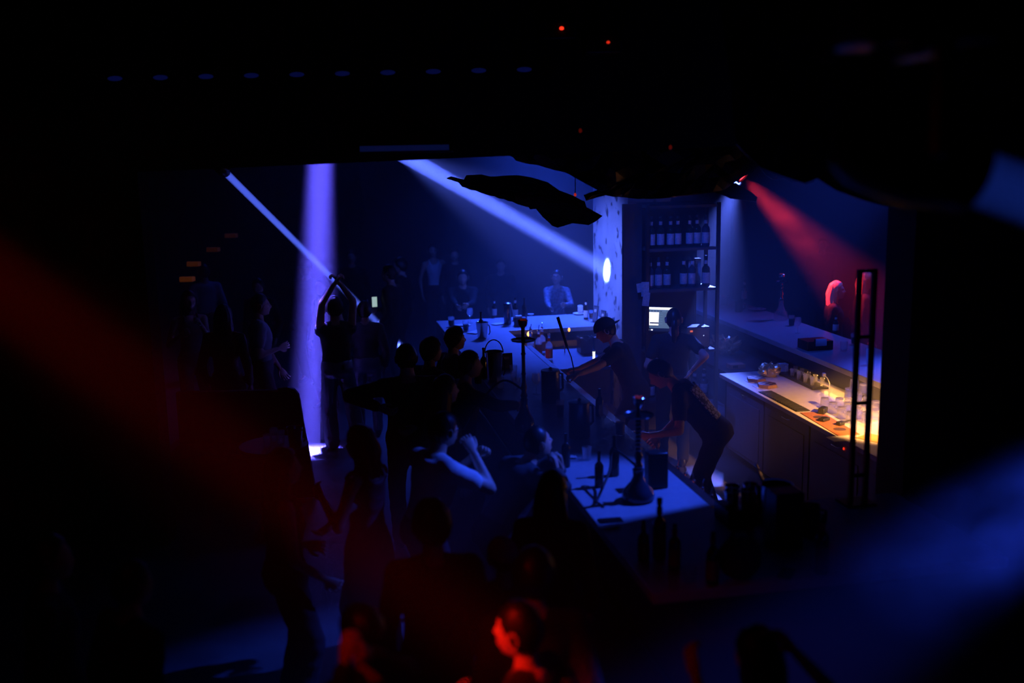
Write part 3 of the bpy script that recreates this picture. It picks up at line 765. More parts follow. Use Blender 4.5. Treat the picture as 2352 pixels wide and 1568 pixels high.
# bottle shelf
su = bthing('bottle_shelf', 'tall black metal bottle shelf beside the plastered pier', 'shelf')
U0, U1, V0, V1, HT = 2.0, 2.82, 6.1, 6.46, 2.74
for a, b_ in ((U0, V0), (U1, V0), (U0, V1), (U1, V1)): MB().box((a - .018, b_ - .018, 0), (a + .018, b_ + .018, HT)).build('post', M_metal, su)
SHZ = [2.25, 1.80, 1.10, .55]
for z in SHZ + [HT - .02]: MB().box((U0 + .018, V0 - .01, z - .03), (U1 - .018, V1 + .01, z)).build('shelf_board', M_front, su)
MB().box((U0, V1 + .02, .1), (U1 - .10, V1 + .03, HT)).build('back_panel', M_black, su)
MB().box((U0 - .24, V0 + .10, 0), (U0 - .03, V0 + .16, HT)).build('side_panel', M_front, su)
# rack at the near end
rk = bthing('tall_rack', 'narrow black metal rack standing on the counter by the dark wall', 'rack')
RA, RB = 1.65, 1.75
for a, b_ in ((RA, 1.0), (RB, 1.0)): MB().box((a - .014, b_ - .014, 1.10), (a + .014, b_ + .014, 2.60)).build('post', M_metal, rk)
for z in (2.58, 2.17, 1.75, 1.28): MB().box((RA, 1.0 - .012, z), (RB, 1.012, z + .02)).build('crossbar', M_metal, rk)
MB().box((RA - .05, .94, 1.10), (RB + .05, 1.10, 1.112)).build('foot_plate', M_metal, rk)
# ------------------------------------------------------------------ bottles, glasses, hookahs
def bottle_mesh(mb, h, r, neck=.35, nr=.36, n=14, shoulder=.14):
    b = h * (1 - neck - shoulder)
    mb.lathe([(r * .85, 0), (r, .006), (r, b), (r * .92, b + h * shoulder * .35), (r * .62, b + h * shoulder * .75), (r * nr, b + h * shoulder), (r * nr * .9, h * .93), (r * nr * 1.15, h * .94), (r * nr * 1.15, h * .985), (r * nr * .9, h)], n)
BOT = {}
def bottle(label, loc, h=.30, r=.038, glass=None, lab=True, cap=None, pourer=False, group=None, neck=.28, name='bottle', labmat=None, lean=None):
    glass = glass or M_green
    root = thing(name, label, 'bottle', loc, rnd.random() * 6, group)
    key = (h, r, neck)
    if key not in BOT:
        a = MB(); bottle_mesh(a, h, r, neck); BOT[key] = a
    BOT[key].build('glass_body', glass, root)
    if lab:
        b = h * (1 - neck - .14)
        MB().lathe([(r * 1.012, b * .18), (r * 1.022, b * .19), (r * 1.022, b * .80), (r * 1.012, b * .81)], 14, caps=False).build('label', labmat or M_label, root)
        MB().lathe([(r * .45, h * .76), (r * .45, h * .88)], 12, caps=False).build('neck_label', labmat or M_label, root)
    if pourer:
        p = MB(); p.lathe([(r * .34, h), (r * .40, h + .004), (r * .40, h + .014), (r * .25, h + .02)], 10); p.tube([(0, 0, h + .018), (.004, 0, h + .045), (.014, 0, h + .075)], .0042, 8)
        p.build('pourer', M_chrome, root)
    elif cap: MB().lathe([(r * nr_cap, h - .006), (r * nr_cap, h + .012), (r * nr_cap * .9, h + .015)], 12).build('cap', cap, root)
    if lean: root.rotation_euler = (lean[0], lean[1], root.rotation_euler[2])
    return root
nr_cap = .43
def tumbler_mesh(h=.09, r=.036, t=.003, base=.010):
    return MB().lathe([(r * .80, 0), (r * .82, .002), (r, h), (r - t * .5, h + .0015), (r - t, h), (r * .82 - t, base), (.002, base)], 18)
TUM = {}
def tumbler(label, loc, h=.09, r=.036, drink=None, flip=False, group=None, name='drinking_glass', cat='glass', straw=None):
    gm = M_tumbler if (flip or name == 'shot_glass') else M_glass
    root = thing(name, label, cat, loc, 0, group)
    k = (h, r, gm.name)
    if k not in TUM: TUM[k] = tumbler_mesh(h, r).mesh('glass_wall', gm)
    o = bpy.data.objects.new('glass_wall', TUM[k]); COL.objects.link(o); o.parent = root
    if flip: o.rotation_euler = (math.pi, 0, 0); o.location = (0, 0, h + .0015)
    if flip: MB().lathe([(r * .78, h - .014), (r * .80, h - .002), (.001, h - .002)], 16).build('thick_base', M_glassbase, root)
    if drink: MB().lathe([(r * .76, .011), (r * .90, h * .68), (.002, h * .69)], 16).build('drink', drink, root)
    if straw: MB().tube([(0, 0, .02), (r * .8, 0, h + .07)], .003, 6).build('straw', straw, root)
    return root
def wine_glass(label, loc, h=.20, r=.038, group=None):
    root = thing('stemmed_glass', label, 'glass', loc, 0, group)
    MB().lathe([(r * .8, 0), (r * .8, .003), (.006, .008), (.004, h * .42), (r * .5, h * .48), (r, h * .68), (r * .86, h), (r * .86 - .002, h), (r - .002, h * .68), (r * .45, h * .5), (.002, h * .46)], 18).build('bowl_and_stem', M_glass, root)
    return root
M_amberdrink = mat('amber_drink', (.25, .09, .02), .15); M_darkdrink = mat('dark_drink', (.02, .01, .01), .1)
M_coal = mat('glowing_coal', (.3, .03, .01), .8, emit=.07, emit_color=(1, .07, .02)); M_clay = mat('glazed_clay', (.05, .045, .05), .25)
def hookah(label, loc, h, vase_mat, stem_mat, r=.085, hose=None, hose_mat=None, coal=True, vase_h=.30, tray_r=.10, bowl_mat=None, twist=False):
    root = thing('hookah', label, 'hookah', loc)
    vh = h * vase_h
    MB().lathe([(r * .8, 0), (r, .012), (r * 1.02, vh * .18), (r * .9, vh * .36), (r * .5, vh * .58), (r * .32, vh * .78), (r * .36, vh * .96), (r * .38, vh)], 22).build('vase', vase_mat, root)
    th = h * .80
    pr = [(.024, vh), (.030, vh + .02), (.018, vh + .05), (.026, vh + .09), (.016, vh + .12)]
    n = 8 if twist else 2
    for k in range(n):
        z = vh + .12 + (th - vh - .14) * (k + .5) / n
        pr += [(.015, z - .012), (.021, z), (.015, z + .012)]
    pr += [(.014, th - .015), (.020, th)]
    MB().lathe(pr, 16).build('stem', stem_mat, root)
    MB().lathe([(.018, th - .004), (tray_r * .6, th), (tray_r * .93, th + .004), (tray_r, th + .016), (tray_r * .97, th + .017), (tray_r * .9, th + .009), (.018, th + .004)], 26).build('tray', stem_mat, root)
    MB().lathe([(.016, th), (.013, th + .04), (.016, h - .085)], 12).build('bowl_stem', stem_mat, root)
    b = MB().lathe([(.014, h - .09), (.018, h - .07), (.036, h - .05), (.041, h - .015), (.038, h - .012), (.033, h - .02), (.002, h - .022)], 18).build('bowl', bowl_mat or M_clay, root)
    if coal:
        for a in (0, 2.1, 4.2): MB().box((-.010, -.010, 0), (.010, .010, .014)).build('coal', M_coal, b, loc=(.017 * math.cos(a), .017 * math.sin(a), h - .02), rz=a)
    MB().tube([(0, .015, vh + .03), (0, .05, vh + .05)], .010, 8).build('hose_port', stem_mat, root)
    if hose:
        pts = [Vector(p) - Vector(loc) for p in hose]
        sm = []
        for i in range(len(pts) - 1):
            p0, p1, p2, p3 = pts[max(i - 1, 0)], pts[i], pts[i + 1], pts[min(i + 2, len(pts) - 1)]
            for k in range(6):
                t = k / 6; sm.append(.5 * ((2 * p1) + (p2 - p0) * t + (2 * p0 - 5 * p1 + 4 * p2 - p3) * t * t + (3 * p1 - p0 - 3 * p2 + p3) * t ** 3))
        sm.append(pts[-1])
        ho = MB().tube(sm, .009, 8).build('hose', hose_mat or M_rubber, root)
        MB().tube([sm[-4], sm[-1]], [.010, .013], 8).build('mouthpiece', M_dchrome, ho)
    return root
CT = 1.10
def C(px, py): return Zp(px, py, CT)
M_smokeglass = mat('smoky_blue_glass', (.03, .04, .06), .08, spec=.8)
M_clearv = thin_glass('clear_bottle_glass', (.90, .95, .95), .20)
hookah('tall black hookah on the bar counter in front of the far bottles', C(1205, 990), .93, M_smokeglass, M_black_pl, .085, hose=[C(1205, 990) + Vector((0, .05, .33)), C(1185, 985) + Vector((-.10, -.05, .42)), C(1165, 985) + Vector((-.22, -.1, .25)), C(1150, 985) + Vector((-.3, -.18, .05))], vase_h=.30)
hookah('chrome hookah with twisted stem at the near end of the counter', C(1466, 1148), .70, M_smokeglass, M_dchrome, .105, hose=[C(1466, 1148) + Vector((-.02, -.06, .25)), C(1430, 1110) + Vector((-.06, 0, .24)), C(1400, 1120) + Vector((0, 0, .12)), C(1375, 1150) + Vector((0, 0, .03)), C(1368, 1160) + Vector((0, 0, .02))], vase_h=.30, bowl_mat=M_chrome, twist=True, tray_r=.10)
GZ = 1.16
def G(px, py): return Zp(px, py, GZ)
hookah('glass hookah with red-lit tray on the right guest counter', G(1793, 735), .60, M_clearv, M_dchrome, .09, bowl_mat=M_chrome, vase_h=.42, tray_r=.085)
# hookah pipe handle held by the capped bartender is built with him

# ---- far counter
tumbler('tumbler of dark drink at the far left corner of the counter', C(1037, 750), .13, .045, M_darkdrink)
wine_glass('stemmed glass behind the white napkins on far counter', C(1080, 742), .20, .045)
tumbler('tumbler beside the steel ice bucket on far counter', C(1070, 760), .13, .042, M_darkdrink)
def ice_bucket(label, loc, r=.085, h=.2, handle=True):
    t = thing('ice_bucket', label, 'bucket', loc)
    MB().lathe([(r * .72, 0), (r * .75, .004), (r, h), (r * 1.04, h + .006), (r * .98, h + .004), (r * .72, .01), (.002, .01)], 22).build('bucket', M_chrome, t)
    if handle: MB().tube([(r, 0, h * .86), (r * 1.2, 0, h * .75), (r * 1.25, 0, h * .35), (r * 1.05, 0, h * .2)], .007, 8).build('handle', M_dchrome, t)
    return t
q = C(1108, 776); ice_bucket('steel ice bucket holding a dark bottle on far counter', q, .075, .19)
bottle('dark wine bottle standing in the steel ice bucket', q + Vector((-.012, 0, .013)), .31, .034, M_brown, False)
bottle('brown beer bottle with pale label, left of the tall cylinder', C(1136, 728), .25, .032, M_brown)
t = thing('tall_cylinder', 'tall dark bar cylinder with a looped pale cord on far counter', 'bar tool', C(1166, 744))
MB().lathe([(.048, 0), (.050, .005), (.047, .24), (.052, .246), (.050, .275), (.02, .29)], 20).build('barrel', M_dchrome, t)
MB().tube([(.02, 0, .285), (.05, -.02, .27), (.065, -.03, .18), (.10, -.03, .08), (.13, -.05, .05)], .006, 8).build('cord', M_white, t)
bottle('bottle with white label behind the looped cord', C(1184, 734), .30, .036, M_brown)
bottle('dark bottle right of the white-labelled one on far counter', C(1205, 733), .29, .036, M_brown, False)
t = thing('napkin_caddy', 'dark box caddy in front of the far bottles', 'caddy', C(1195, 748), BA)
MB().box((-.075, -.05, 0), (.075, .05, .11)).build('box', M_front, t, bevel=.004)
MB().box((-.065, -.03, .10), (.02, .03, .135)).build('napkins', M_white, t)
def napkin(label, loc, sx, sy, rz, z=.004):
    mb = MB(); n = 8; vs = []; fs = []
    for j in range(n + 1):
        for i in range(n + 1):
            x, y = (i / n - .5) * sx, (j / n - .5) * sy
            vs.append((x, y, z + .006 + .012 * abs(noise.noise(Vector((x * 22, y * 22, rz * 9))))))
    for j in range(n):
        for i in range(n): a = j * (n + 1) + i; fs.append((a, a + 1, a + n + 2, a + n + 1))
    mb.add(vs, fs); o = mb.build('napkin', M_white, loc=loc, rz=rz)
    s_ = o.modifiers.new('t', 'SOLIDIFY'); s_.thickness = .004
    tag(o, label, 'napkin'); return o
napkin('crumpled white napkin by the corner tumbler', C(1062, 748), .20, .14, .3)
napkin('flat white napkin under the ice bucket rim', C(1093, 764), .22, .14, 1.0)
napkin('small white napkin left of the tall cylinder', C(1144, 745), .16, .12, .6)
def plate(label, loc, r=.10, rim=M_white):
    t = thing('plate', label, 'plate', loc)
    MB().lathe([(r * .55, 0), (r * .6, .002), (r, .018), (r, .021), (r * .6, .007), (.002, .006)], 28).build('dish', rim, t); return t
plate('small white saucer right of the dark caddy', C(1219, 724), .045)
p = plate('white plate at the foot of the pier', C(1330, 722), .085)
t = thing('candle_cup', 'white square candle cup on the plate by the pier', 'candle', C(1333, 719) + Vector((0, 0, .022)))
MB().box((-.035, -.035, 0), (.035, .035, .085)).build('cup', M_white, t, bevel=.006); MB().lathe([(.02, .085), (.018, .092), (.002, .093)], 12).build('wax', M_label, t)
bottle('beer bottle with white label beside the plate by the pier', C(1346, 733), .26, .032, M_brown)
tumbler('half-full glass right of the labelled beer bottle', C(1358, 731), .11, .036, M_amberdrink)
def menu(label, loc, w, h, rz, m=M_front):
    t = thing('menu_stand', label, 'menu', loc, rz)
    R = Matrix.Rotation(math.radians(-8), 3, 'X')
    MB().box((-w / 2, -.006, 0), (w / 2, .006, h), R).build('card_holder', m, t, bevel=.003)
    MB().box((-w * .42, -.009, h * .08), (w * .42, -.0065, h * .92), R).build('card', mat('printed_card', (.12, .12, .14), .5), t)
    MB().box((-w * .22, -.011, h * .62), (w * .22, -.0095, h * .78), R).build('print', M_label, t)
    MB().box((-w / 2, -.03, 0), (w / 2, .045, .008)).build('foot', m, t, bevel=.002); return t
menu('dark menu stand at the foot of the pier, the left one', C(1366, 740), .10, .22, BA - 1.2)
menu('dark menu stand at the foot of the pier, the right one', C(1383, 748), .10, .20, BA - 1.2)
# ---- guest side of the long counter
q = C(1136, 876); ice_bucket('large steel bucket with beaded handle on the long counter', q, .085, .30)
MB().tube([(.09 * math.cos(a), 0, .29 + .13 * math.sin(a)) for a in [math.pi * k / 12 for k in range(13)]], .006, 8).build('bail_handle', M_chrome, bpy.data.objects[[o.name for o in COL.objects if o.get('label') == 'large steel bucket with beaded handle on the long counter'][0]])
bottle('dark bottle leaning in front of the large steel bucket', C(1112, 868), .31, .036, M_brown, False)
bottle('short dark bottle left of the large steel bucket', C(1098, 880), .27, .036, M_brown, False)
tumbler('clear tumbler nearest the large steel bucket', C(1150, 893), .12, .036)
tumbler('clear tumbler left of the tall black hookah', C(1180, 868), .13, .038)
tumbler('clear tumbler behind the tall black hookah stem', C(1186, 893), .11, .036)
wine_glass('stemmed glass right of the tall black hookah', C(1232, 905), .20, .042)
menu('dark menu block behind the tall black hookah', C(1164, 848), .13, .17, BA)
def pitcher(label, loc, r, h):
    t = thing('pitcher', label, 'pitcher', loc, .6)
    MB().lathe([(r * .95, 0), (r, .008), (r * .98, h * .9), (r * 1.03, h * .91), (r * 1.03, h * .95), (r * .9, h * .97)], 24).build('body', M_dchrome, t)
    l = MB().lathe([(r * 1.0, h * .95), (r * 1.0, h * .98), (r * .3, h), (.002, h)], 24).build('lid', M_black_pl, t)
    MB().lathe([(.012, h), (.018, h + .012), (.002, h + .022)], 12).build('knob', M_black_pl, l)
    MB().tube([(r, 0, h * .85), (r + .05, 0, h * .8), (r + .055, 0, h * .35), (r, 0, h * .25)], .011, 8).build('handle', M_black_pl, t); return t
pitcher('dark steel pitcher with lid at the middle of the long counter', C(1265, 922), .085, .30)
pitcher('dark steel pitcher with lid nearer the hunched bartender', C(1331, 1004), .085, .30)
tumbler('tall dark tumbler between the two steel pitchers', C(1287, 958), .15, .036, M_darkdrink)
bottle('dark beer bottle beside the grey-haired guest', C(1300, 1072), .25, .031, M_brown, False)
bottle('dark beer bottle in the middle of three by the chrome hookah', C(1376, 1118), .25, .031, M_brown, False)
bottle('dark beer bottle nearest the chrome hookah hose', C(1411, 1092), .29, .034, M_brown, False)
tumbler('frosted tall glass lit from behind the counter', C(1425, 1000), .16, .042, mat('frost', (.3, .33, .38), .6))
tumbler('small clear glass with bright rim on the long counter', C(1348, 1056), .10, .036)
wine_glass('stemmed glass next to the nearer steel pitcher', C(1386, 985), .20, .040)
bottle('clear bottle with bright collar by the nearer pitcher', C(1377, 955), .24, .034, M_smokeglass, False)
napkin('small blue-lit paper square in front of the beer bottle', C(1313, 1052), .07, .05, .2)
t = thing('black_box', 'flat black box speaker behind the chrome hookah', 'box', C(1507, 1118), BA)
MB().box((-.07, -.05, 0), (.07, .05, .25)).build('case', M_black_pl, t, bevel=.01); MB().box((-.055, -.054, .03), (.055, -.05, .22)).build('grille', M_rubber, t)
def phone(label, loc, rz, flat=True):
    t = thing('phone', label, 'phone', loc, rz)
    MB().box((-.075, -.037, 0), (.075, .037, .009)).build('case', M_black_pl, t, bevel=.004); MB().box((-.070, -.033, .009), (.070, .033, .0098)).build('screen', mat('dark_screen', (.01, .01, .012), .08), t); return t
phone('black phone lying at the near edge of the lit counter', C(1402, 1196), .15)
napkin('pale paper slip under the black phone', C(1398, 1212), .14, .05, .15)
# ---- near counter
bottle('clear bottle with red liquid, left of three near the counter corner', C(1478, 1288), .24, .033, M_smokeglass, True, labmat=mat('red_label', (.5, .04, .06), .6))
bottle('tall clear bottle with stopper, middle of three near the counter corner', C(1514, 1278), .33, .038, M_smokeglass, True, cap=M_black_pl, labmat=mat('dull_label', (.2, .12, .16), .6))
bottle('clear bottle with red label, right of three near the counter corner', C(1549, 1306), .26, .034, M_smokeglass, True, labmat=MATS['red_label'])
tumbler('low clear tumbler right of the three bottles', C(1583, 1334), .075, .040)
bottle('dark bottle with red-lit foot beside the black bag', C(1636, 1340), .29, .035, M_brown, True, labmat=mat('wine_label', (.3, .05, .08), .6))
t = thing('bag', 'black soft bag slumped on the near counter', 'bag', C(1700, 1330))
mb = MB(); mb.ball((0, 0, .12), (.115, .09, .12), 20, 14)
for i, p in enumerate(mb.v):
    P = Vector(p); k = 1 + .18 * noise.noise(P * 14); mb.v[i] = (P.x * k, P.y * k, max(0, P.z * (1 + .1 * noise.noise(P * 11 + Vector((4, 0, 0))))))
mb.build('sack', M_gry_cloth, t); MB().tube([(-.06, 0, .22), (-.03, .01, .27), (.03, .01, .27), (.06, 0, .22)], .010, 8).build('handle', M_blk_cloth, t)
bottle('dark wine bottle with red and white label near the dark wall', C(1886, 1316), .33, .037, M_brown, True, labmat=MATS['wine_label'])
phone('phone lying flat right of the tall black box', C(1806, 1318), 1.1)
tumbler('clear tumbler left of the tall black box', C(1745, 1250), .10, .036)
t = thing('garnish_tray', 'black garnish tray packed with steel cups', 'tray', C(1712, 1196), BA)
MB().box((-.155, -.10, 0), (.155, .12, .11)).build('tray_box', M_black_pl, t, bevel=.006)
for i, (x, y) in enumerate(((-.10, -.02), (0, -.03), (.10, -.02), (-.06, .07), (.06, .07))):
    c = thing('steel_cup', ['steel cup at the left front of the garnish tray', 'steel cup at the middle front of the garnish tray', 'steel cup at the right front of the garnish tray', 'steel cup at the left back of the garnish tray', 'steel cup at the right back of the garnish tray'][i], 'cup', t.location + Matrix.Rotation(BA, 3, 'Z') @ Vector((x, y, .11)), 0, 'steel cups in the garnish tray')
    MB().lathe([(.030, 0), (.034, .004), (.044, .095), (.047, .098), (.042, .096), (.030, .006), (.002, .006)], 20).build('cup_wall', M_chrome, c); MB().lathe([(.0425, .088), (.0475, .092), (.0475, .1), (.0425, .1)], 20, caps=False).build('rim', M_chrome, c)
t = thing('tall_box', 'tall black box standing before the garnish tray', 'box', C(1800, 1256), BA)
MB().box((-.085, -.07, 0), (.085, .07, .34)).build('case', M_black_pl, t, bevel=.006); MB().box((-.075, -.073, .26), (.075, -.07, .32)).build('flap', M_rubber, t)
q = Vector(t.location) + Vector((0, .19, 0))
t = thing('steel_pot', 'wide steel pot with ladle behind the tall black box', 'pot', q)
MB().lathe([(.085, 0), (.09, .01), (.092, .31), (.097, .315), (.088, .312), (.085, .02), (.002, .02)], 26).build('pot_wall', M_chrome, t)
l = MB().tube([(-.02, 0, .10), (-.07, .0, .30), (-.125, 0, .44)], .008, 8).build('ladle', M_chrome, t)
t = thing('black_jug', 'small black jug right of the tall black box', 'jug', C(1862, 1230))
MB().lathe([(.045, 0), (.052, .01), (.05, .14), (.045, .17), (.05, .19), (.047, .19), (.04, .165), (.002, .02)], 20).build('body', M_black_pl, t); MB().tube([(.05, 0, .16), (.085, 0, .15), (.085, 0, .07), (.052, 0, .05)], .008, 8).build('handle', M_black_pl, t)
# ---- bottles in the speed rail behind the counter
SP = [(1482, 1040, 'orange-labelled bottle in the speed rail under the hunched bartender', mat('orange_label', (.8, .30, .10), .6)), (1526, 1062, 'bottle in the speed rail beside the black speaker box', None), (1545, 1078, 'red-labelled bottle in the middle of the speed rail', MATS['red_label']), (1534, 1090, 'short bottle with pourer in the speed rail', None), (1572, 1100, 'bottle with pourer second from the steel trim end', None), (1588, 1112, 'bottle with pale label at the near end of the speed rail', M_label), (1597, 1126, 'last small bottle of the speed rail', None)]
for i, (px, py, lb, lm) in enumerate(SP):
    v = 1.30 + (6 - i) * .16
    bottle(lb, bar(.90, v + (.25 if i == 0 else 0), .802), .26 if i != 6 else .22, .034, M_clearv if i % 2 == 0 else M_green, True, pourer=True, labmat=lm)
# ---- clear bottles in the warm light at the far corner
for i, (u, v, lb) in enumerate(((.93, 7.30, 'leftmost clear bottle with pourer in the warm corner light'), (.98, 7.50, 'clear bottle with pourer behind the glowing bulb'), (1.06, 7.42, 'clear bottle with pourer in the middle of the warm corner'), (1.12, 7.12, 'clear bottle with pourer nearest the bartender in the warm corner'), (1.14, 7.58, 'clear bottle with pourer right at the back of the warm corner'))):
    bottle(lb, bar(u, v, .862), .31, .043, M_clearv, True, pourer=True, labmat=mat('rose_label', (.8, .36, .26), .6))
q = bar(1.0, 7.66, .861)
t = thing('small_lamp', 'small glowing warm lamp among the clear bottles', 'lamp', q)
MB().lathe([(.03, 0), (.03, .01), (.008, .015), (.008, .20)], 14).build('stand', M_dchrome, t); MB().ball((0, 0, .235), .034, 16, 12).build('bulb', mat('warm_bulb', (1, .6, .2), .4, emit=4, emit_color=(1, .48, .12), var=0), t)
l = bpy.data.lights.new('bulb_light', 'POINT'); l.energy = 1.6; l.color = WARM; l.shadow_soft_size = .036; lo = bpy.data.objects.new('bulb_light', l); COL.objects.link(lo); lo.parent = t; lo.location = (0, 0, .235)
t = thing('wire_lamp', 'thin bent wire with an amber tip beside the clear bottles', 'lamp', bar(1.42, 7.55, .861))
MB().tube([(0, 0, 0), (-.01, 0, .12), (.02, 0, .22), (.05, 0, .27)], .006, 8).build('wire', mat('copper_wire', (.7, .3, .18), .3, .9), t); MB().ball((.055, 0, .285), (.016, .016, .026), 12, 8).build('tip', mat('amber_tip', (1, .5, .15), .4, emit=2.5, emit_color=(1, .42, .08), var=0), t)
M_frostpl = mat('clear_plastic_bin', (.5, .55, .55), .2, trans=.6, var=.05)
for i, (u, lb) in enumerate(((1.66, 'clear plastic bin of citrus, left of the pair'), (1.84, 'clear plastic bin of citrus, right of the pair'))):
    t = thing('plastic_bin', lb, 'bin', bar(u, 7.5, .862), BA, 'clear bins by the pier')
    bm = MB(); a, b_, h = .075, .10, .19
    for lo_, hi_ in (((-a, -b_, 0), (a, b_, .006)), ((-a, -b_, .006), (-a + .005, b_, h)), ((a - .005, -b_, .006), (a, b_, h)), ((-a + .005, -b_, .006), (a - .005, -b_ + .005, h)), ((-a + .005, b_ - .005, .006), (a - .005, b_, h))): bm.box(lo_, hi_)
    bm.build('tub', M_frostpl, t)
    for k in range(5): MB().ball((.03 * math.cos(k * 2.4), .04 * math.sin(k * 1.9), .05 + .025 * k), .030, 12, 8).build('citrus', mat('citrus_peel', (.8, .34, .08), .5, scale=60, bump=.2), t)
t = thing('led_tube', 'short white upright tube light under the bartender\'s arm', 'tube light', bar(1.55, 6.68, .861))
MB().lathe([(.018, 0), (.018, .01), (.013, .012), (.013, .17), (.018, .172), (.018, .182)], 12).build('fitting', M_dchrome, t); MB().lathe([(.0145, .013), (.0145, .169)], 12, caps=False).build('tube', mat('white_tube', (1, 1, .95), .4, emit=2.4, emit_color=(.9, 1, .85), var=0), t)

# ---- bottles on the tall shelf
SB = [(0, 2.08, 'slim bottle with bright neck, leftmost on the top shelf'), (0, 2.19, 'second bottle from the left on the top shelf'), (0, 2.30, 'third bottle from the left on the top shelf'), (0, 2.39, 'fourth bottle from the left on the top shelf'), (0, 2.53, 'fifth bottle from the left on the top shelf'), (0, 2.62, 'sixth bottle from the left, broad label, top shelf'), (0, 2.72, 'rightmost bottle on the top shelf'),
      (1, 2.07, 'leftmost bottle on the second shelf above the banknotes'), (1, 2.17, 'second bottle from the left on the second shelf'), (1, 2.27, 'third dim bottle from the left on the second shelf'), (1, 2.47, 'fourth bottle on the second shelf past the gap'), (1, 2.56, 'fifth bottle on the second shelf'), (1, 2.73, 'rightmost bottle on the second shelf beside the boxes'),
      (3, 2.10, 'leftmost bottle on the lowest shelf'), (3, 2.20, 'second bottle on the lowest shelf'), (3, 2.62, 'third bottle on the lowest shelf'), (3, 2.72, 'rightmost bottle on the lowest shelf')]
M_shlab = mat('shelf_label', (.42, .44, .46), .6, var=.25, scale=55)
for k, u, lb in SB:
    bottle(lb, bar(u, 6.22 + .05 * (rnd.random() - .5), SHZ[k] + .001), .33 if k < 2 else .28, .042 if u < 2.6 else .046, M_green if rnd.random() < .6 else M_smokeglass, True, cap=M_black_pl, labmat=M_shlab, group='bottles on the tall shelf')
for i, (u, lb) in enumerate(((2.60, 'pale carton standing behind the second shelf bottles'), (2.68, 'taller carton at the right end of the second shelf'))):
    t = thing('carton', lb, 'box', bar(u, 6.37, SHZ[1] + .001), BA); MB().box((-.035, -.035, 0), (.035, .035, .28 + .02 * i)).build('carton_body', M_shlab, t, bevel=.003); MB().box((-.026, -.0365, .05), (.026, -.035, .2)).build('printed_panel', M_label, t)
for i, (px, py, w, h, lb) in enumerate(((1470, 661, .07, .10, 'pale banknote pinned to the shelf post, upper left'), (1482, 664, .085, .16, 'pale banknote hanging lower beside the shelf post'), (1484, 687, .075, .15, 'lowest pale banknote hanging from the shelf edge'))):
    q = Yp(px, py, 11.40 - .02 * i); o = MB().box((-w / 2, -.002, -h / 2), (w / 2, .002, h / 2), Matrix.Rotation(.12 * (i - 1), 3, 'Y')).build('banknote', mat('banknote_paper', (.40, .44, .42), .8, var=.3, scale=40), loc=q); tag(o, lb, 'banknote', 'banknotes on the bottle shelf')
# ---- till screen on the shelf, with its printed windows
q = Yp(1516, 733, 11.44)
t = thing('till_screen', 'bright touchscreen till glowing white on the bottle shelf', 'monitor', q, .02)
W2, H2 = .155, .135
R = Matrix.Rotation(math.radians(3), 3, 'Y')
MB().box((-W2 - .012, 0, -H2 - .02), (W2 + .012, .03, H2 + .012), R).build('casing', M_black_pl, t, bevel=.006)
scr = MB().box((-W2, -.002, -H2), (W2, 0, H2), R).build('screen', mat('screen_slate', (.10, .16, .22), .4, emit=.5, emit_color=(.20, .34, .48), var=0), t)
Mw = mat('screen_white', (.9, .9, .88), .4, emit=1.7, emit_color=(1, .98, .94), var=0); Mn = mat('screen_navy', (.03, .05, .09), .4, emit=.05, emit_color=(.1, .2, .4), var=0)
def pane(x0, x1, z0, z1, m, y=-.0035): MB().box((x0 * W2, y, z0 * H2), (x1 * W2, y + .0015, z1 * H2), R).build('screen_window', m, scr)
pane(-1, 1, .80, .99, Mw); pane(-1, .40, .60, .76, mat('screen_bar', (.2, .3, .36), .4, emit=.5, emit_color=(.25, .42, .52), var=0)); pane(-.97, -.10, -.52, .58, Mw); pane(-.72, -.10, -.36, -.26, Mn, -.0052); pane(-.97, -.10, -.58, -.53, Mn)
for k in range(5): pane(-.9 + k * .22, -.78 + k * .22, .65, .70, Mn, -.0052); pane(-.02, .18, .40 - k * .20, .46 - k * .20, MATS['screen_bar'], -.0052)
pane(-1, 1, -1, -.74, Mn); pane(-.82, -.74, -.94, -.84, Mw, -.0052); pane(-.62, -.48, -.94, -.84, Mw, -.0052)
zf = SHZ[2] + .001 - q.z
MB().box((-.03, .03, zf + .012), (.03, .06, 0)).build('stand', M_black_pl, t); MB().box((-.09, -.02, zf), (.09, .10, zf + .012)).build('foot', M_black_pl, t)
q = bar(2.62, 6.14, SHZ[2] + .131)
t = thing('bar_machine', 'black bar machine with a small orange display', 'machine', q, BA)
MB().box((-.14, 0, -.12), (.14, .2, .12)).build('case', M_black_pl, t, bevel=.012); MB().box((-.10, -.004, .065), (-.07, 0, .085)).build('display', mat('orange_display', (1, .2, .05), .4, emit=.9, emit_color=(1, .16, .04), var=0), t)
MB().ball((.06, -.004, .02), .006, 8, 6).build('status_light', mat('white_led', (.8, .85, 1), .4, emit=1.5, emit_color=(.6, .7, 1), var=0), t); MB().box((-.09, -.003, -.09), (.0, 0, .02)).build('panel', M_metal, t)
MB().box((-.13, .02, -.13), (.13, .18, -.12)).build('base_plate', M_metal, t)
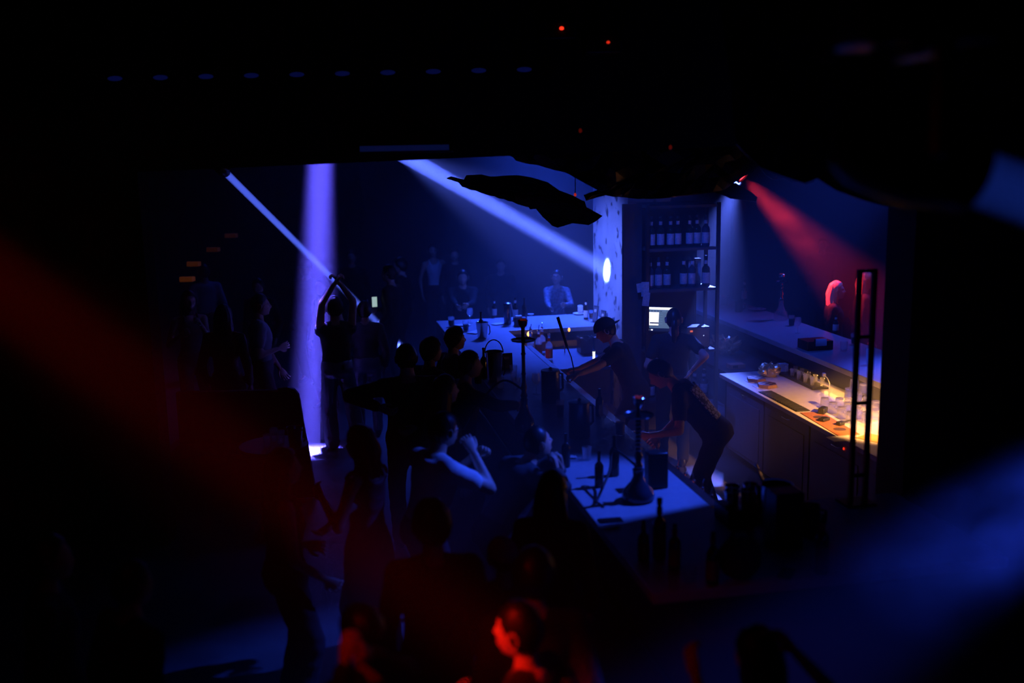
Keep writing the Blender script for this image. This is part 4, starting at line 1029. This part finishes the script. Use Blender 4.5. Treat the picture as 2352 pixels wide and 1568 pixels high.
# ---- warm-lit worktop on the right
WZ = .90
def K(px, py): return Zp(px, py, WZ)
def crumple(name, label, cat, loc, r, m, amp=.35, seed=0, part='foil', n=18):
    t = thing(name, label, cat, loc); mb = MB().ball((0, 0, r[2] * .9), r, n * 2, n)
    for i, p in enumerate(mb.v):
        P = Vector(p); k = 1 + amp * (abs(noise.noise(P * 16 + Vector((seed, 0, 0)))) * 1.6 - .4); mb.v[i] = (P.x * k, P.y * k, max(0, P.z * k))
    mb.build(part, m, t, smooth=20); return t
crumple('snack_bag', 'crumpled gold foil bag on the warm worktop', 'bag', K(1768, 864), (.12, .085, .075), mat('gold_film', (.9, .62, .28), .28, .6), .4, 3, 'bag_film')
crumple('foil_heap', 'crumpled foil heap glowing orange below the guest counter', 'foil', bar(3.30, 7.0, .84), (.17, .20, .11), M_foil, .6, 9)
MB().box((-.05, -.04, 0), (.05, .04, .09)).build('sauce_box', M_label, loc=K(1797, 853), rz=BA); tag(bpy.data.objects['sauce_box'], 'small pale carton beside the gold foil bag', 'box')
def hextray(label, loc, r=.105):
    t = thing('glass_carrier', label, 'tray', loc, .4)
    MB().prism([(r * math.cos(a), r * math.sin(a)) for a in [math.pi / 3 * k for k in range(6)]], 0, .035).build('hexagon_block', mat('brown_wood', (.22, .11, .06), .5, scale=30), t, smooth=0, bevel=.004)
    for k in range(7):
        x, y = (0, 0) if k == 6 else (r * .62 * math.cos(math.pi / 3 * k + .52), r * .62 * math.sin(math.pi / 3 * k + .52))
        MB().lathe([(.019, .0355), (.019, .0365), (.001, .0368)], 14).build('hole', M_black, t, loc=(x, y, 0))
hextray('hexagonal wooden shot carrier with round holes, the farther one', K(1737, 874)); hextray('hexagonal wooden shot carrier with round holes, the nearer one', K(1762, 888))
t = thing('drip_tray', 'black stepped drip tray under the shot glasses', 'tray', bar(3.38, 5.12, WZ), BA)
MB().box((-.09, -.40, 0), (.09, .40, .022)).build('tray', M_black_pl, t, bevel=.004); MB().box((-.085, -.39, .022), (.085, .39, .024)).build('mat', M_rubber, t)
names = ['first', 'second', 'third', 'fourth', 'fifth']
k = 0
for row in range(2):
    for i in range(5):
        tumbler('shot glass on the drip tray, %s from the gold bag in the %s row' % (names[i], ['front', 'back'][row]), bar(3.34 + row * .09, 5.42 - i * .15 - row * .04, WZ + .025), .085, .024, None, False, 'shot glasses on the drip tray', 'shot_glass', 'glass')
t = thing('bar_mat', 'long black ribbed bar mat along the worktop edge', 'bar mat', bar(2.81, 4.37, WZ), BA)
MB().box((-.07, -.42, 0), (.07, .42, .008)).build('base', M_rubber, t, bevel=.002)
for i in range(17): MB().box((-.06, -.41 + i * .049, .008), (.06, -.41 + i * .049 + .022, .013)).build('rib', M_rubber, t)
t = thing('bar_mat', 'brown leather bar mat with dark oval print', 'bar mat', bar(2.83, 3.5, WZ), BA - .06)
MB().box((-.10, -.40, 0), (.10, .40, .007)).build('pad', mat('brown_leather', (.36, .13, .06), .5, scale=40, bump=.15), t, bevel=.003)
for y in (-.22, .20): MB().lathe([(.055, .0072), (.055, .0082), (.001, .0084)], 20).build('oval_print', mat('dark_print', (.07, .04, .04), .6), t, loc=(0, y, 0)); 
t = thing('bar_mat', 'second tan leather mat running behind the tall rack', 'bar mat', bar(3.02, 2.85, WZ), BA + .5)
MB().box((-.10, -.24, 0), (.10, .24, .007)).build('pad', mat('tan_leather', (.5, .26, .09), .5, scale=40, bump=.15), t, bevel=.003); MB().lathe([(.04, .0072), (.04, .0082), (.001, .0084)], 20).build('round_print', mat('gold_print', (.7, .5, .1), .5), t)
def tool(label, px, py, sx, sy, sz, hl=.0):
    t = thing('bar_tool', label, 'bar tool', K(px, py) + Vector((0, 0, .0076)), .5 + rnd.random())
    MB().box((-sx / 2, -sy / 2, 0), (sx / 2, sy / 2, sz)).build('block', M_black_pl, t, bevel=.008)
    if hl: MB().tube([(sx / 2, 0, sz * .6), (sx / 2 + hl, 0, sz * .6)], .008, 8).build('handle', M_black_pl, t)
    else: MB().box((-sx * .3, -sy * .3, sz), (sx * .3, sy * .3, sz + .004)).build('top_plate', M_metal, t)
tool('black rounded tool block behind the brown leather mat', 1890, 950, .11, .06, .055); tool('black tool lying on the brown leather mat', 1893, 968, .10, .06, .03); tool('black tool with a short handle right of the leather mat', 1930, 978, .07, .05, .035, .11)
t = thing('card', 'bright white card at the worktop edge', 'card', K(1921, 1008), BA); MB().box((-.06, -.07, 0), (.06, .07, .004)).build('sheet', M_white, t)
for i, (px, py, lb) in enumerate(((1717, 876, 'pale card at the far corner of the worktop'), (1735, 888, 'pale card second along the worktop edge'), (1757, 898, 'pale card third along the worktop edge'))):
    t = thing('card', lb, 'card', K(px + 4, py), BA); MB().box((-.03, -.06, 0), (.03, .06, .003)).build('sheet', M_label, t)
pos = []
GL = [('leftmost upturned tumbler in the front row of the glowing stack', 3.06, 4.02, 0), ('second upturned tumbler in the front row of the stack', 3.05, 3.84, 0), ('third upturned tumbler in the front row of the stack', 3.04, 3.66, 0), ('fourth upturned tumbler in the front row of the stack', 3.03, 3.48, 0),
      ('leftmost upturned tumbler in the middle row', 3.19, 3.98, 0), ('second upturned tumbler in the middle row', 3.18, 3.80, 0), ('third upturned tumbler in the middle row', 3.17, 3.62, 0), ('fourth upturned tumbler in the middle row by the rack', 3.16, 3.44, 0),
      ('leftmost upturned tumbler in the back row', 3.33, 4.06, 0), ('second upturned tumbler in the back row', 3.32, 3.88, 0), ('third upturned tumbler in the back row', 3.31, 3.70, 0), ('fourth upturned tumbler in the back row by the rack', 3.30, 3.52, 0),
      ('leftmost upper-tier tumbler of the stack', 3.26, 3.94, 1), ('second upper-tier tumbler of the stack', 3.25, 3.76, 1), ('third upper-tier tumbler of the stack', 3.24, 3.58, 1), ('upper-tier tumbler nearest the rack', 3.23, 3.42, 1),
      ('topmost tumbler of the glowing stack, left', 3.26, 3.85, 2), ('topmost tumbler of the glowing stack, right', 3.25, 3.67, 2)]
for lb, u, v, lv in GL: tumbler(lb, bar(u, v, WZ + .002 + lv * .1), .098, .045, None, True, 'upturned tumblers on the warm worktop')
t = thing('cable_plug', 'white plug and cable on the wall behind the worktop', 'cable', K(1903, 896))
MB().tube([(.02, .05, .005), (.02, .04, .06), (-.01, .02, .12), (-.04, .02, .15)], .006, 8).build('cable', M_white, t); MB().box((-.06, .0, .14), (-.03, .04, .175)).build('plug', M_white, t, bevel=.004)
t = thing('price_box', 'small orange-lit box on the shelf under the guest counter', 'box', bar(3.1, 6.2, .84), BA); MB().box((-.09, -.06, 0), (.09, .06, .05)).build('box', mat('salmon_card', (.6, .25, .16), .6), t); MB().box((-.06, -.062, .012), (.0, -.06, .04)).build('print', M_black, t)
# ---- right guest counter
plate('decorated plate left of the glass hookah', G(1739, 712), .12, mat('patterned_china', (.5, .5, .55), .3, var=.5, scale=40))
t = thing('mug', 'dark mug left of the decorated plate', 'mug', G(1697, 716)); MB().lathe([(.045, 0), (.05, .006), (.052, .14), (.048, .14), (.046, .01), (.002, .01)], 20).build('body', M_gry_cloth, t); MB().tube([(.05, 0, .11), (.08, 0, .1), (.08, 0, .05), (.05, 0, .035)], .007, 8).build('handle', M_gry_cloth, t)
bottle('dark bottle standing far back on the guest counter', G(1709, 690), .30, .036, M_brown)
ice_bucket('small steel bucket in the dark on the far guest counter', G(1664, 700), .06, .12, False)
t = thing('bar_caddy', 'black bar caddy with steel napkin holder on the guest counter', 'caddy', G(1872, 800), BA)
MB().box((-.15, -.12, 0), (.15, .12, .10)).build('box', M_black_pl, t, bevel=.006); MB().box((-.06, -.125, .05), (.07, -.09, .13)).build('napkin_holder', M_chrome, t)
bottle('clear bottle with pale label behind the bar caddy', G(1919, 762), .20, .034, M_smokeglass, True)
tumbler('clear tumbler right of the bar caddy', G(1938, 806), .10, .042); tumbler('red-strawed tumbler near the blonde guests', G(1962, 790), .12, .040, M_darkdrink, straw=mat('red_straw', (.7, .03, .08), .4)); wine_glass('stemmed glass between hookah and bar caddy', G(1832, 765), .19, .04); tumbler('tumbler right of the glass hookah', G(1818, 748), .13, .040, M_darkdrink); tumbler('tall glass seen through the rack', G(1997, 838), .17, .040)
# ---- booth and table at the left
t = thing('bench', 'tall dark rounded bench end beside the violet light', 'bench', (0, 0, 0))
pts = [Yp(x, y, 9.9) for x, y in ((640, 1150), (728, 1140), (712, 1050), (698, 975), (690, 925), (686, 905), (676, 893), (660, 888), (640, 890))]
c = Vector((sum(p.x for p in pts) / len(pts), 9.9, 0)); t.location = c
mb = MB(); n = len(pts); fr = [Vector((p.x, 9.88, max(0, p.z))) - c for p in pts]; bk = [p + Vector((0, .05, 0)) for p in fr]
mb.add(fr + bk, [tuple(range(n)), tuple(range(2 * n - 1, n - 1, -1))] + [(i + n, (i + 1) % n + n, (i + 1) % n, i) for i in range(n)]); mb.build('end_panel', mat('dark_grey_laminate', (.06, .06, .065), .5), t, smooth=0)
MB().box((-1.3, -.05, .38), (-.20, .45, .46)).build('seat', M_blk_cloth, t, bevel=.02); MB().box((-1.3, .42, .0), (-.12, .50, 1.0)).build('back', M_blk_cloth, t, bevel=.02); MB().box((-1.3, .0, 0), (-.25, .42, .38)).build('base', M_black, t)
q = Yp(655, 1020, 8.9); t = thing('side_table', 'small black high table beside the bench end', 'table', (q.x - .1, 8.9, 0))
TH = q.z
MB().lathe([(.30, TH - .03), (.30, TH), (.002, TH)], 28).build('top', M_black, t); MB().lathe([(.03, .03), (.03, TH - .03)], 12).build('post', M_metal, t); MB().lathe([(.22, 0), (.22, .015), (.04, .035)], 24).build('base', M_metal, t)
for i, (dx, dy, lb) in enumerate(((-.03, -.1, 'sparkling tumbler nearest on the black high table'), (.06, .02, 'sparkling tumbler at the right of the black high table'), (-.02, .1, 'sparkling tumbler at the back of the black high table'))): tumbler(lb, Vector((q.x - .1 + dx, 8.9 + dy, TH + .001)), .12, .038)
ice_bucket('dark bucket on the black high table', Vector((q.x + .10, 8.86, TH + .001)), .07, .16)
# ------------------------------------------------------------------ the people
def stool(label, loc, sh=.76):
    t = thing('bar_stool', label, 'stool', (loc[0], loc[1], 0))
    MB().lathe([(.17, sh - .05), (.18, sh - .03), (.18, sh - .01), (.16, sh)], 24).build('seat', M_blk_cloth, t)
    MB().lathe([(.025, .03), (.025, sh - .05)], 12).build('post', M_dchrome, t); MB().lathe([(.21, 0), (.21, .012), (.05, .03)], 24).build('base', M_dchrome, t)
    MB().tube([(.15 * math.cos(a), .15 * math.sin(a), .28) for a in [2 * math.pi * k / 20 for k in range(20)]], .010, 8, closed=True).build('footrest', M_dchrome, t)
def mat_print():
    m = mat('cracked_back_print', (.5, .5, .52), .7)
    nt = m.node_tree; b = nt.nodes['Principled BSDF']
    v = nt.nodes.new('ShaderNodeTexVoronoi'); v.feature = 'DISTANCE_TO_EDGE'; v.inputs['Scale'].default_value = 26
    tc = nt.nodes.new('ShaderNodeTexCoord'); nt.links.new(tc.outputs['Object'], v.inputs['Vector'])
    r = nt.nodes.new('ShaderNodeValToRGB'); r.color_ramp.elements[0].position = .08; r.color_ramp.elements[1].position = .12
    r.color_ramp.elements[0].color = (.014, .014, .016, 1); r.color_ramp.elements[1].color = (.8, .8, .82, 1)
    nt.links.new(v.outputs['Distance'], r.inputs['Fac']); nt.links.new(r.outputs['Color'], b.inputs['Base Color'])
    return m
FAR = .024
LOG = []
def P(label, px, py, d, yaw, **k):
    k.setdefault('voxel', .014 if d < 8 else (.018 if d < 13 else FAR))
    r = person(label, Yp(px, py, d), yaw, **k)
    LOG.append((label[:40], round(r[1]['s'] * 1.75, 2), tuple(round(v, 2) for v in r[1]['base'])))
    return r
W = Yp
# nearest row
P('woman with red-lit face in profile and black hair tied back', 1188, 1382, 3.72, 62, hair='tied', female=True, top='long', eyes=True, hpitch=-4, hands={'L': W(1080, 1640, 3.5), 'R': W(1260, 1660, 3.5)}, voxel=.012)
P('dark-haired guest seen from behind at the bottom, hands lit red', 825, 1392, 3.9, 35, hair='full', top='long', hpitch=-12, hands={'L': W(790, 1530, 3.55), 'R': W(845, 1500, 3.5)}, voxel=.013, curl=(40, 40))
P('guest at bottom right with red-lit shoulder and raised arm', 1740, 1440, 3.6, 30, hair='long', female=True, top='tank', hands={'R': W(1830, 1500, 3.5), 'L': W(1600, 1560, 3.4)}, voxel=.013)
P('black-haired guest seen from behind below the white t-shirt', 990, 1150, 4.8, 10, hair='full', top='long')
P('black-haired guest seen from behind just above the red-lit woman', 1225, 1264, 4.25, 5, hair='full', top='long')
P('guest in a pale cap half hidden above the red-lit woman', 1152, 1238, 5.1, 20, hair='capback', top='tee', cap_mat=M_blu_cloth)
P('long-haired guest in black seen from behind at the counter corner', 1266, 1082, 5.45, -12, hair='long', female=True, top='long', hair_len=.35)
P('sleeveless woman in black with one arm lit blue at left', 648, 1030, 5.85, -62, hair='long', female=True, top='tank', bottom='wide', hands={'R': W(748, 1330, 5.75), 'L': W(700, 1250, 6.0)}, poles={'R': (.3, -.6, -.3)}, hair_len=.25)
P('woman in long close-fitting dress with wavy hair reaching out', 822, 978, 6.35, 62, hair='long', female=True, top='tank', top_mat=M_dress, bottom='gown', hair_len=.30, wave=.03, hands={'L': W(740, 1146, 6.2), 'R': W(760, 1204, 6.05)}, dress_len=.88, hpitch=-6)
P('man far left in black near the partition, barely lit', 110, 1230, 4.6, -70, hair='short', top='long', voxel=.02)
P('shadowed guest in black at the lower left', 300, 1290, 4.4, -40, hair='short', top='long', voxel=.02)
# at the counter
b = P('man in white t-shirt and glasses with his hand at his chin', 1020, 948, 6.55, -52, hair='short', top='tee', top_mat=M_wht_cloth, glasses=True, eyes=True, lean=14, hands={'R': W(1088, 1040, 6.5), 'L': W(1085, 1050, 6.75)}, poles={'R': (.6, .2, -1), 'L': (-.4, .2, -1)}, curl=(60, 60), slim=1.06, hyaw=4)
b = P('short-haired man in dark top resting his chin near his fist', 1228, 978, 6.75, -58, hair='buzz', top='long', top_mat=M_gry_cloth, eyes=True, h=1.76, feet=[(-.12, -.05), (.12, -.12)], hands={'R': W(1280, 1084, 6.55), 'L': W(1290, 1080, 6.75)}, poles={'R': (1, .5, .25), 'L': (-.6, .6, 0)}, palms={'R': ((-.15, .1, 1), (-1, .2, 0)), 'L': ((-.1, 0, 1), (-1, -.2, 0))}, curl=(55, 60), lean=32, hpitch=16)
P('broad man in black with his back turned and elbow out', 932, 790, 8.6, 12, hair='short', top='long', h=None, hands={'L': W(868, 935, 8.35), 'R': W(960, 980, 8.3)}, poles={'L': (-1, -.3, -.2)}, slim=1.12)
P('dark-haired man looking right behind the broad man', 990, 776, 9.3, -50, hair='full', top='long')
b = P('man in open-collared shirt in profile reaching to the hookah', 1078, 806, 8.55, -72, hair='short', top='long', top_mat=M_gry_cloth, hands={'R': W(1186, 930, 8.4), 'L': W(1140, 925, 8.8)}, eyes=False, lean=6, poles={'R': (.6, -.5, .1), 'L': (-.6, -.5, .1)})
P('dark-haired woman looking right below the man in profile', 1022, 862, 7.75, -60, hair='long', female=True, top='long', hair_len=.3)
P('dark-haired guest standing behind the man in profile', 1045, 752, 9.95, -60, hair='full', top='long', h=None)
# dance floor
P('dancer with both hands clasped above the head in silver trousers', 766, 682, 11.6, 18, hair='full', top='vest', top_mat=M_blk_cloth, bottom='wide', bottom_mat=M_satin, hands={'L': W(768, 652, 11.5), 'R': W(780, 650, 11.55)}, poles={'L': (-1, .1, .1), 'R': (1, .1, .1)}, feet=[(-.09, .05), (.20, -.05)], curl=(50, 50), voxel=.016)
P('guest in dark trousers dancing beside the raised-arm dancer', 836, 692, 12.2, 10, hair='short', top='long', top_mat=M_gry_cloth, bottom_mat=M_satin)
P('man in pale t-shirt in profile left of the violet beam', 596, 676, 11.6, -70, hair='short', top='tee', top_mat=M_blu_cloth, hands={'R': W(640, 800, 11.5), 'L': W(645, 850, 11.7)})
P('black-haired guest in black between the bench and the lit man', 512, 700, 11.0, 0, hair='long', female=True, top='long')
P('long-haired woman at far left holding a glass', 432, 668, 12.3, -150, hair='long', female=True, top='tank', top_mat=M_gry_cloth, hands={'L': W(462, 745, 12.0), 'R': W(415, 770, 12.1)}, curl=(45, 45))
P('guest in pale blue shirt far back on the left', 466, 606, 15.6, 30, hair='short', top='long', top_mat=M_blu_cloth)
P('blurred guest behind the lit man near the violet beam', 592, 640, 14.2, 170, hair='short', top='long')
P('guest with a cap standing behind the violet beam', 700, 596, 15.2, 160, hair='cap', top='long', top_mat=M_gry_cloth)
P('bare-shouldered guest inside the violet beam', 738, 636, 13.6, 150, hair='long', female=True, top='tank')
P('faint guest standing far behind the raised hands', 806, 574, 17.5, 185, hair='short', top='long')
b = P('man in black in profile filming with a lit phone', 892, 608, 14.5, 72, hair='short', top='long', hands={'L': W(872, 745, 14.3), 'R': W(866, 712, 14.5)}, poles={'L': (-.4, -.3, -1), 'R': (.4, -.3, -1)}, curl=(40, 40))
P('dim guest behind the man filming', 918, 592, 15.9, 80, hair='full', top='long')
P('tall guest in a white tank top behind the far counter', 992, 560, 18.2, 190, hair='tied', female=True, top='tank', top_mat=M_wht_cloth, side=4)
P('dim guest in black right of the white tank top', 1044, 570, 18.0, 180, hair='short', top='long')
P('guest leaning over the far counter with outstretched hand', 1062, 620, 15.1, 185, hair='short', top='long', lean=8, hands={'L': W(1075, 700, 14.7), 'R': W(1050, 705, 14.6)})
P('faint guest far back in the middle of the room', 1150, 594, 16.8, 180, hair='short', top='long')
P('woman in patterned shirt facing us at the far counter', 1280, 620, 15.3, 168, hair='bun', female=True, eyes=True, top='long', top_mat=mat('patterned_cloth', (.22, .22, .25), .8, var=.9, scale=26), hands={'L': W(1300, 700, 14.9), 'R': W(1262, 705, 14.9)}, hroll=-6, voxel=.018)
# behind the bar
b = P('bartender in black cap and t-shirt bending to the left', 1378, 735, 10.55, 78, hair='capback', top='tee', lean=24, h=1.80, hands={'L': W(1313, 868, 9.9), 'R': W(1300, 862, 10.3)}, poles={'L': (-.4, -.2, -1), 'R': (.4, -.2, -1)}, palms={'L': ((-1, -.2, -.2), (0, 0, -1)), 'R': ((-1, -.1, -.1), (0, 0, -1))}, curl=(55, 55), hpitch=-24, eyes=False, skin=M_skin)
hw = b[1]['arms'][0][2]
t = thing('hookah_pipe', 'long black hookah mouthpiece held upright by the capped bartender', 'hookah pipe', hw)
a0 = W(1281, 728, 10.0) - hw; a1 = W(1302, 795, 10.0) - hw
MB().tube([a0, a1], [.016, .013], 12).build('mouthpiece', M_black_pl, t)
MB().tube([a1, W(1312, 820, 10.0) - hw, W(1318, 848, 9.95) - hw, Vector((-.05, 0, -.02))], .006, 8).build('hose', M_rubber, t)
P('bartender in black with back turned and ponytail at the till screen', 1548, 708, 10.75, -6, hair='ponytail', top='tee', hands={'L': W(1500, 830, 10.9), 'R': W(1590, 850, 10.6)}, h=None)
b = P('bartender in printed black t-shirt bending over the speed rail', 1496, 832, 8.75, 75, hair='short', top='tee', lean=42, h=1.80, hands={'L': W(1492, 1000, 8.3), 'R': W(1512, 1005, 8.65)}, poles={'L': (-.5, -.2, -1), 'R': (.5, -.3, -1)}, curl=(45, 45), hpitch=-30, back_print=mat_print())
# right guests
P('blonde guest with red-lit straight hair facing right', 1922, 646, 12.9, -105, hair='long', hair_mat=M_blonde, female=True, top='long', hair_len=.28, eyes=False)
P('blonde guest with red-lit wavy hair next to the rack', 1990, 622, 13.2, -95, hair='long', hair_mat=M_blonde, female=True, top='long', hair_len=.34, wave=.03)
P('dim guest far back beyond the red beam', 1890, 545, 18.2, 175, hair='short', top='long')
# phone of the man filming
q = W(860, 693, 14.35)
t = thing('phone', 'phone with bright screen held up over the dance floor', 'phone', q, .4)
MB().box((-.04, -.005, -.075), (.04, .005, .075)).build('case', M_black_pl, t, bevel=.004); MB().box((-.036, -.0065, -.07), (.036, -.005, .07)).build('screen', mat('phone_screen', (.6, .8, .7), .4, emit=.8, emit_color=(.6, .85, .8), var=0), t)
# ------------------------------------------------------------------ drifting smoke in the beams
def smoke(label, c, r, density, scale, seed, stretch=None):
    o = MB().ball((0, 0, 0), (1, 1, 1), 24, 16).build('smoke_cloud', smoke_mat(density, scale, seed), loc=c)
    o.scale = r
    if stretch is not None: o.rotation_euler = Vector(stretch).to_track_quat('X', 'Z').to_euler()
    tag(o, label, 'smoke', kind='stuff'); return o
def smoke_mat(density, scale, seed):
    m = bpy.data.materials.new('drifting_smoke'); m.use_nodes = True; nt = m.node_tree; nt.nodes.clear()
    out = nt.nodes.new('ShaderNodeOutputMaterial'); v = nt.nodes.new('ShaderNodeVolumeScatter')
    tc = nt.nodes.new('ShaderNodeTexCoord'); ln = nt.nodes.new('ShaderNodeVectorMath'); ln.operation = 'LENGTH'
    nt.links.new(tc.outputs['Object'], ln.inputs[0])
    fa = nt.nodes.new('ShaderNodeMapRange'); fa.inputs['From Min'].default_value = 1.0; fa.inputs['From Max'].default_value = .25; fa.interpolation_type = 'SMOOTHSTEP'
    nt.links.new(ln.outputs['Value'], fa.inputs['Value'])
    nz = nt.nodes.new('ShaderNodeTexNoise'); nz.noise_dimensions = '4D'; nz.inputs['W'].default_value = seed; nz.inputs['Scale'].default_value = scale; nz.inputs['Detail'].default_value = 2
    nt.links.new(tc.outputs['Object'], nz.inputs['Vector'])
    mr = nt.nodes.new('ShaderNodeMapRange'); mr.inputs['From Min'].default_value = .38; mr.inputs['From Max'].default_value = .68; mr.inputs['To Max'].default_value = density
    nt.links.new(nz.outputs['Fac'], mr.inputs['Value'])
    mu = nt.nodes.new('ShaderNodeMath'); mu.operation = 'MULTIPLY'; nt.links.new(mr.outputs[0], mu.inputs[0]); nt.links.new(fa.outputs[0], mu.inputs[1])
    nt.links.new(mu.outputs[0], v.inputs['Density']); nt.links.new(v.outputs[0], out.inputs['Volume'])
    m.cycles.volume_sampling = 'EQUIANGULAR'
    return m
smoke('billowing smoke lit red in the beam at the back right', Yp(1830, 520, 13.3), (.80, .40, .38), .13, 2.2, 3.1, Yp(1975, 655, 12.9) - Yp(1708, 408, 13.6))
smoke('low blue-lit smoke cloud at the lower right edge', Yp(2310, 1250, 4.2), (.80, .50, .52), .42, 2.0, 8.4)
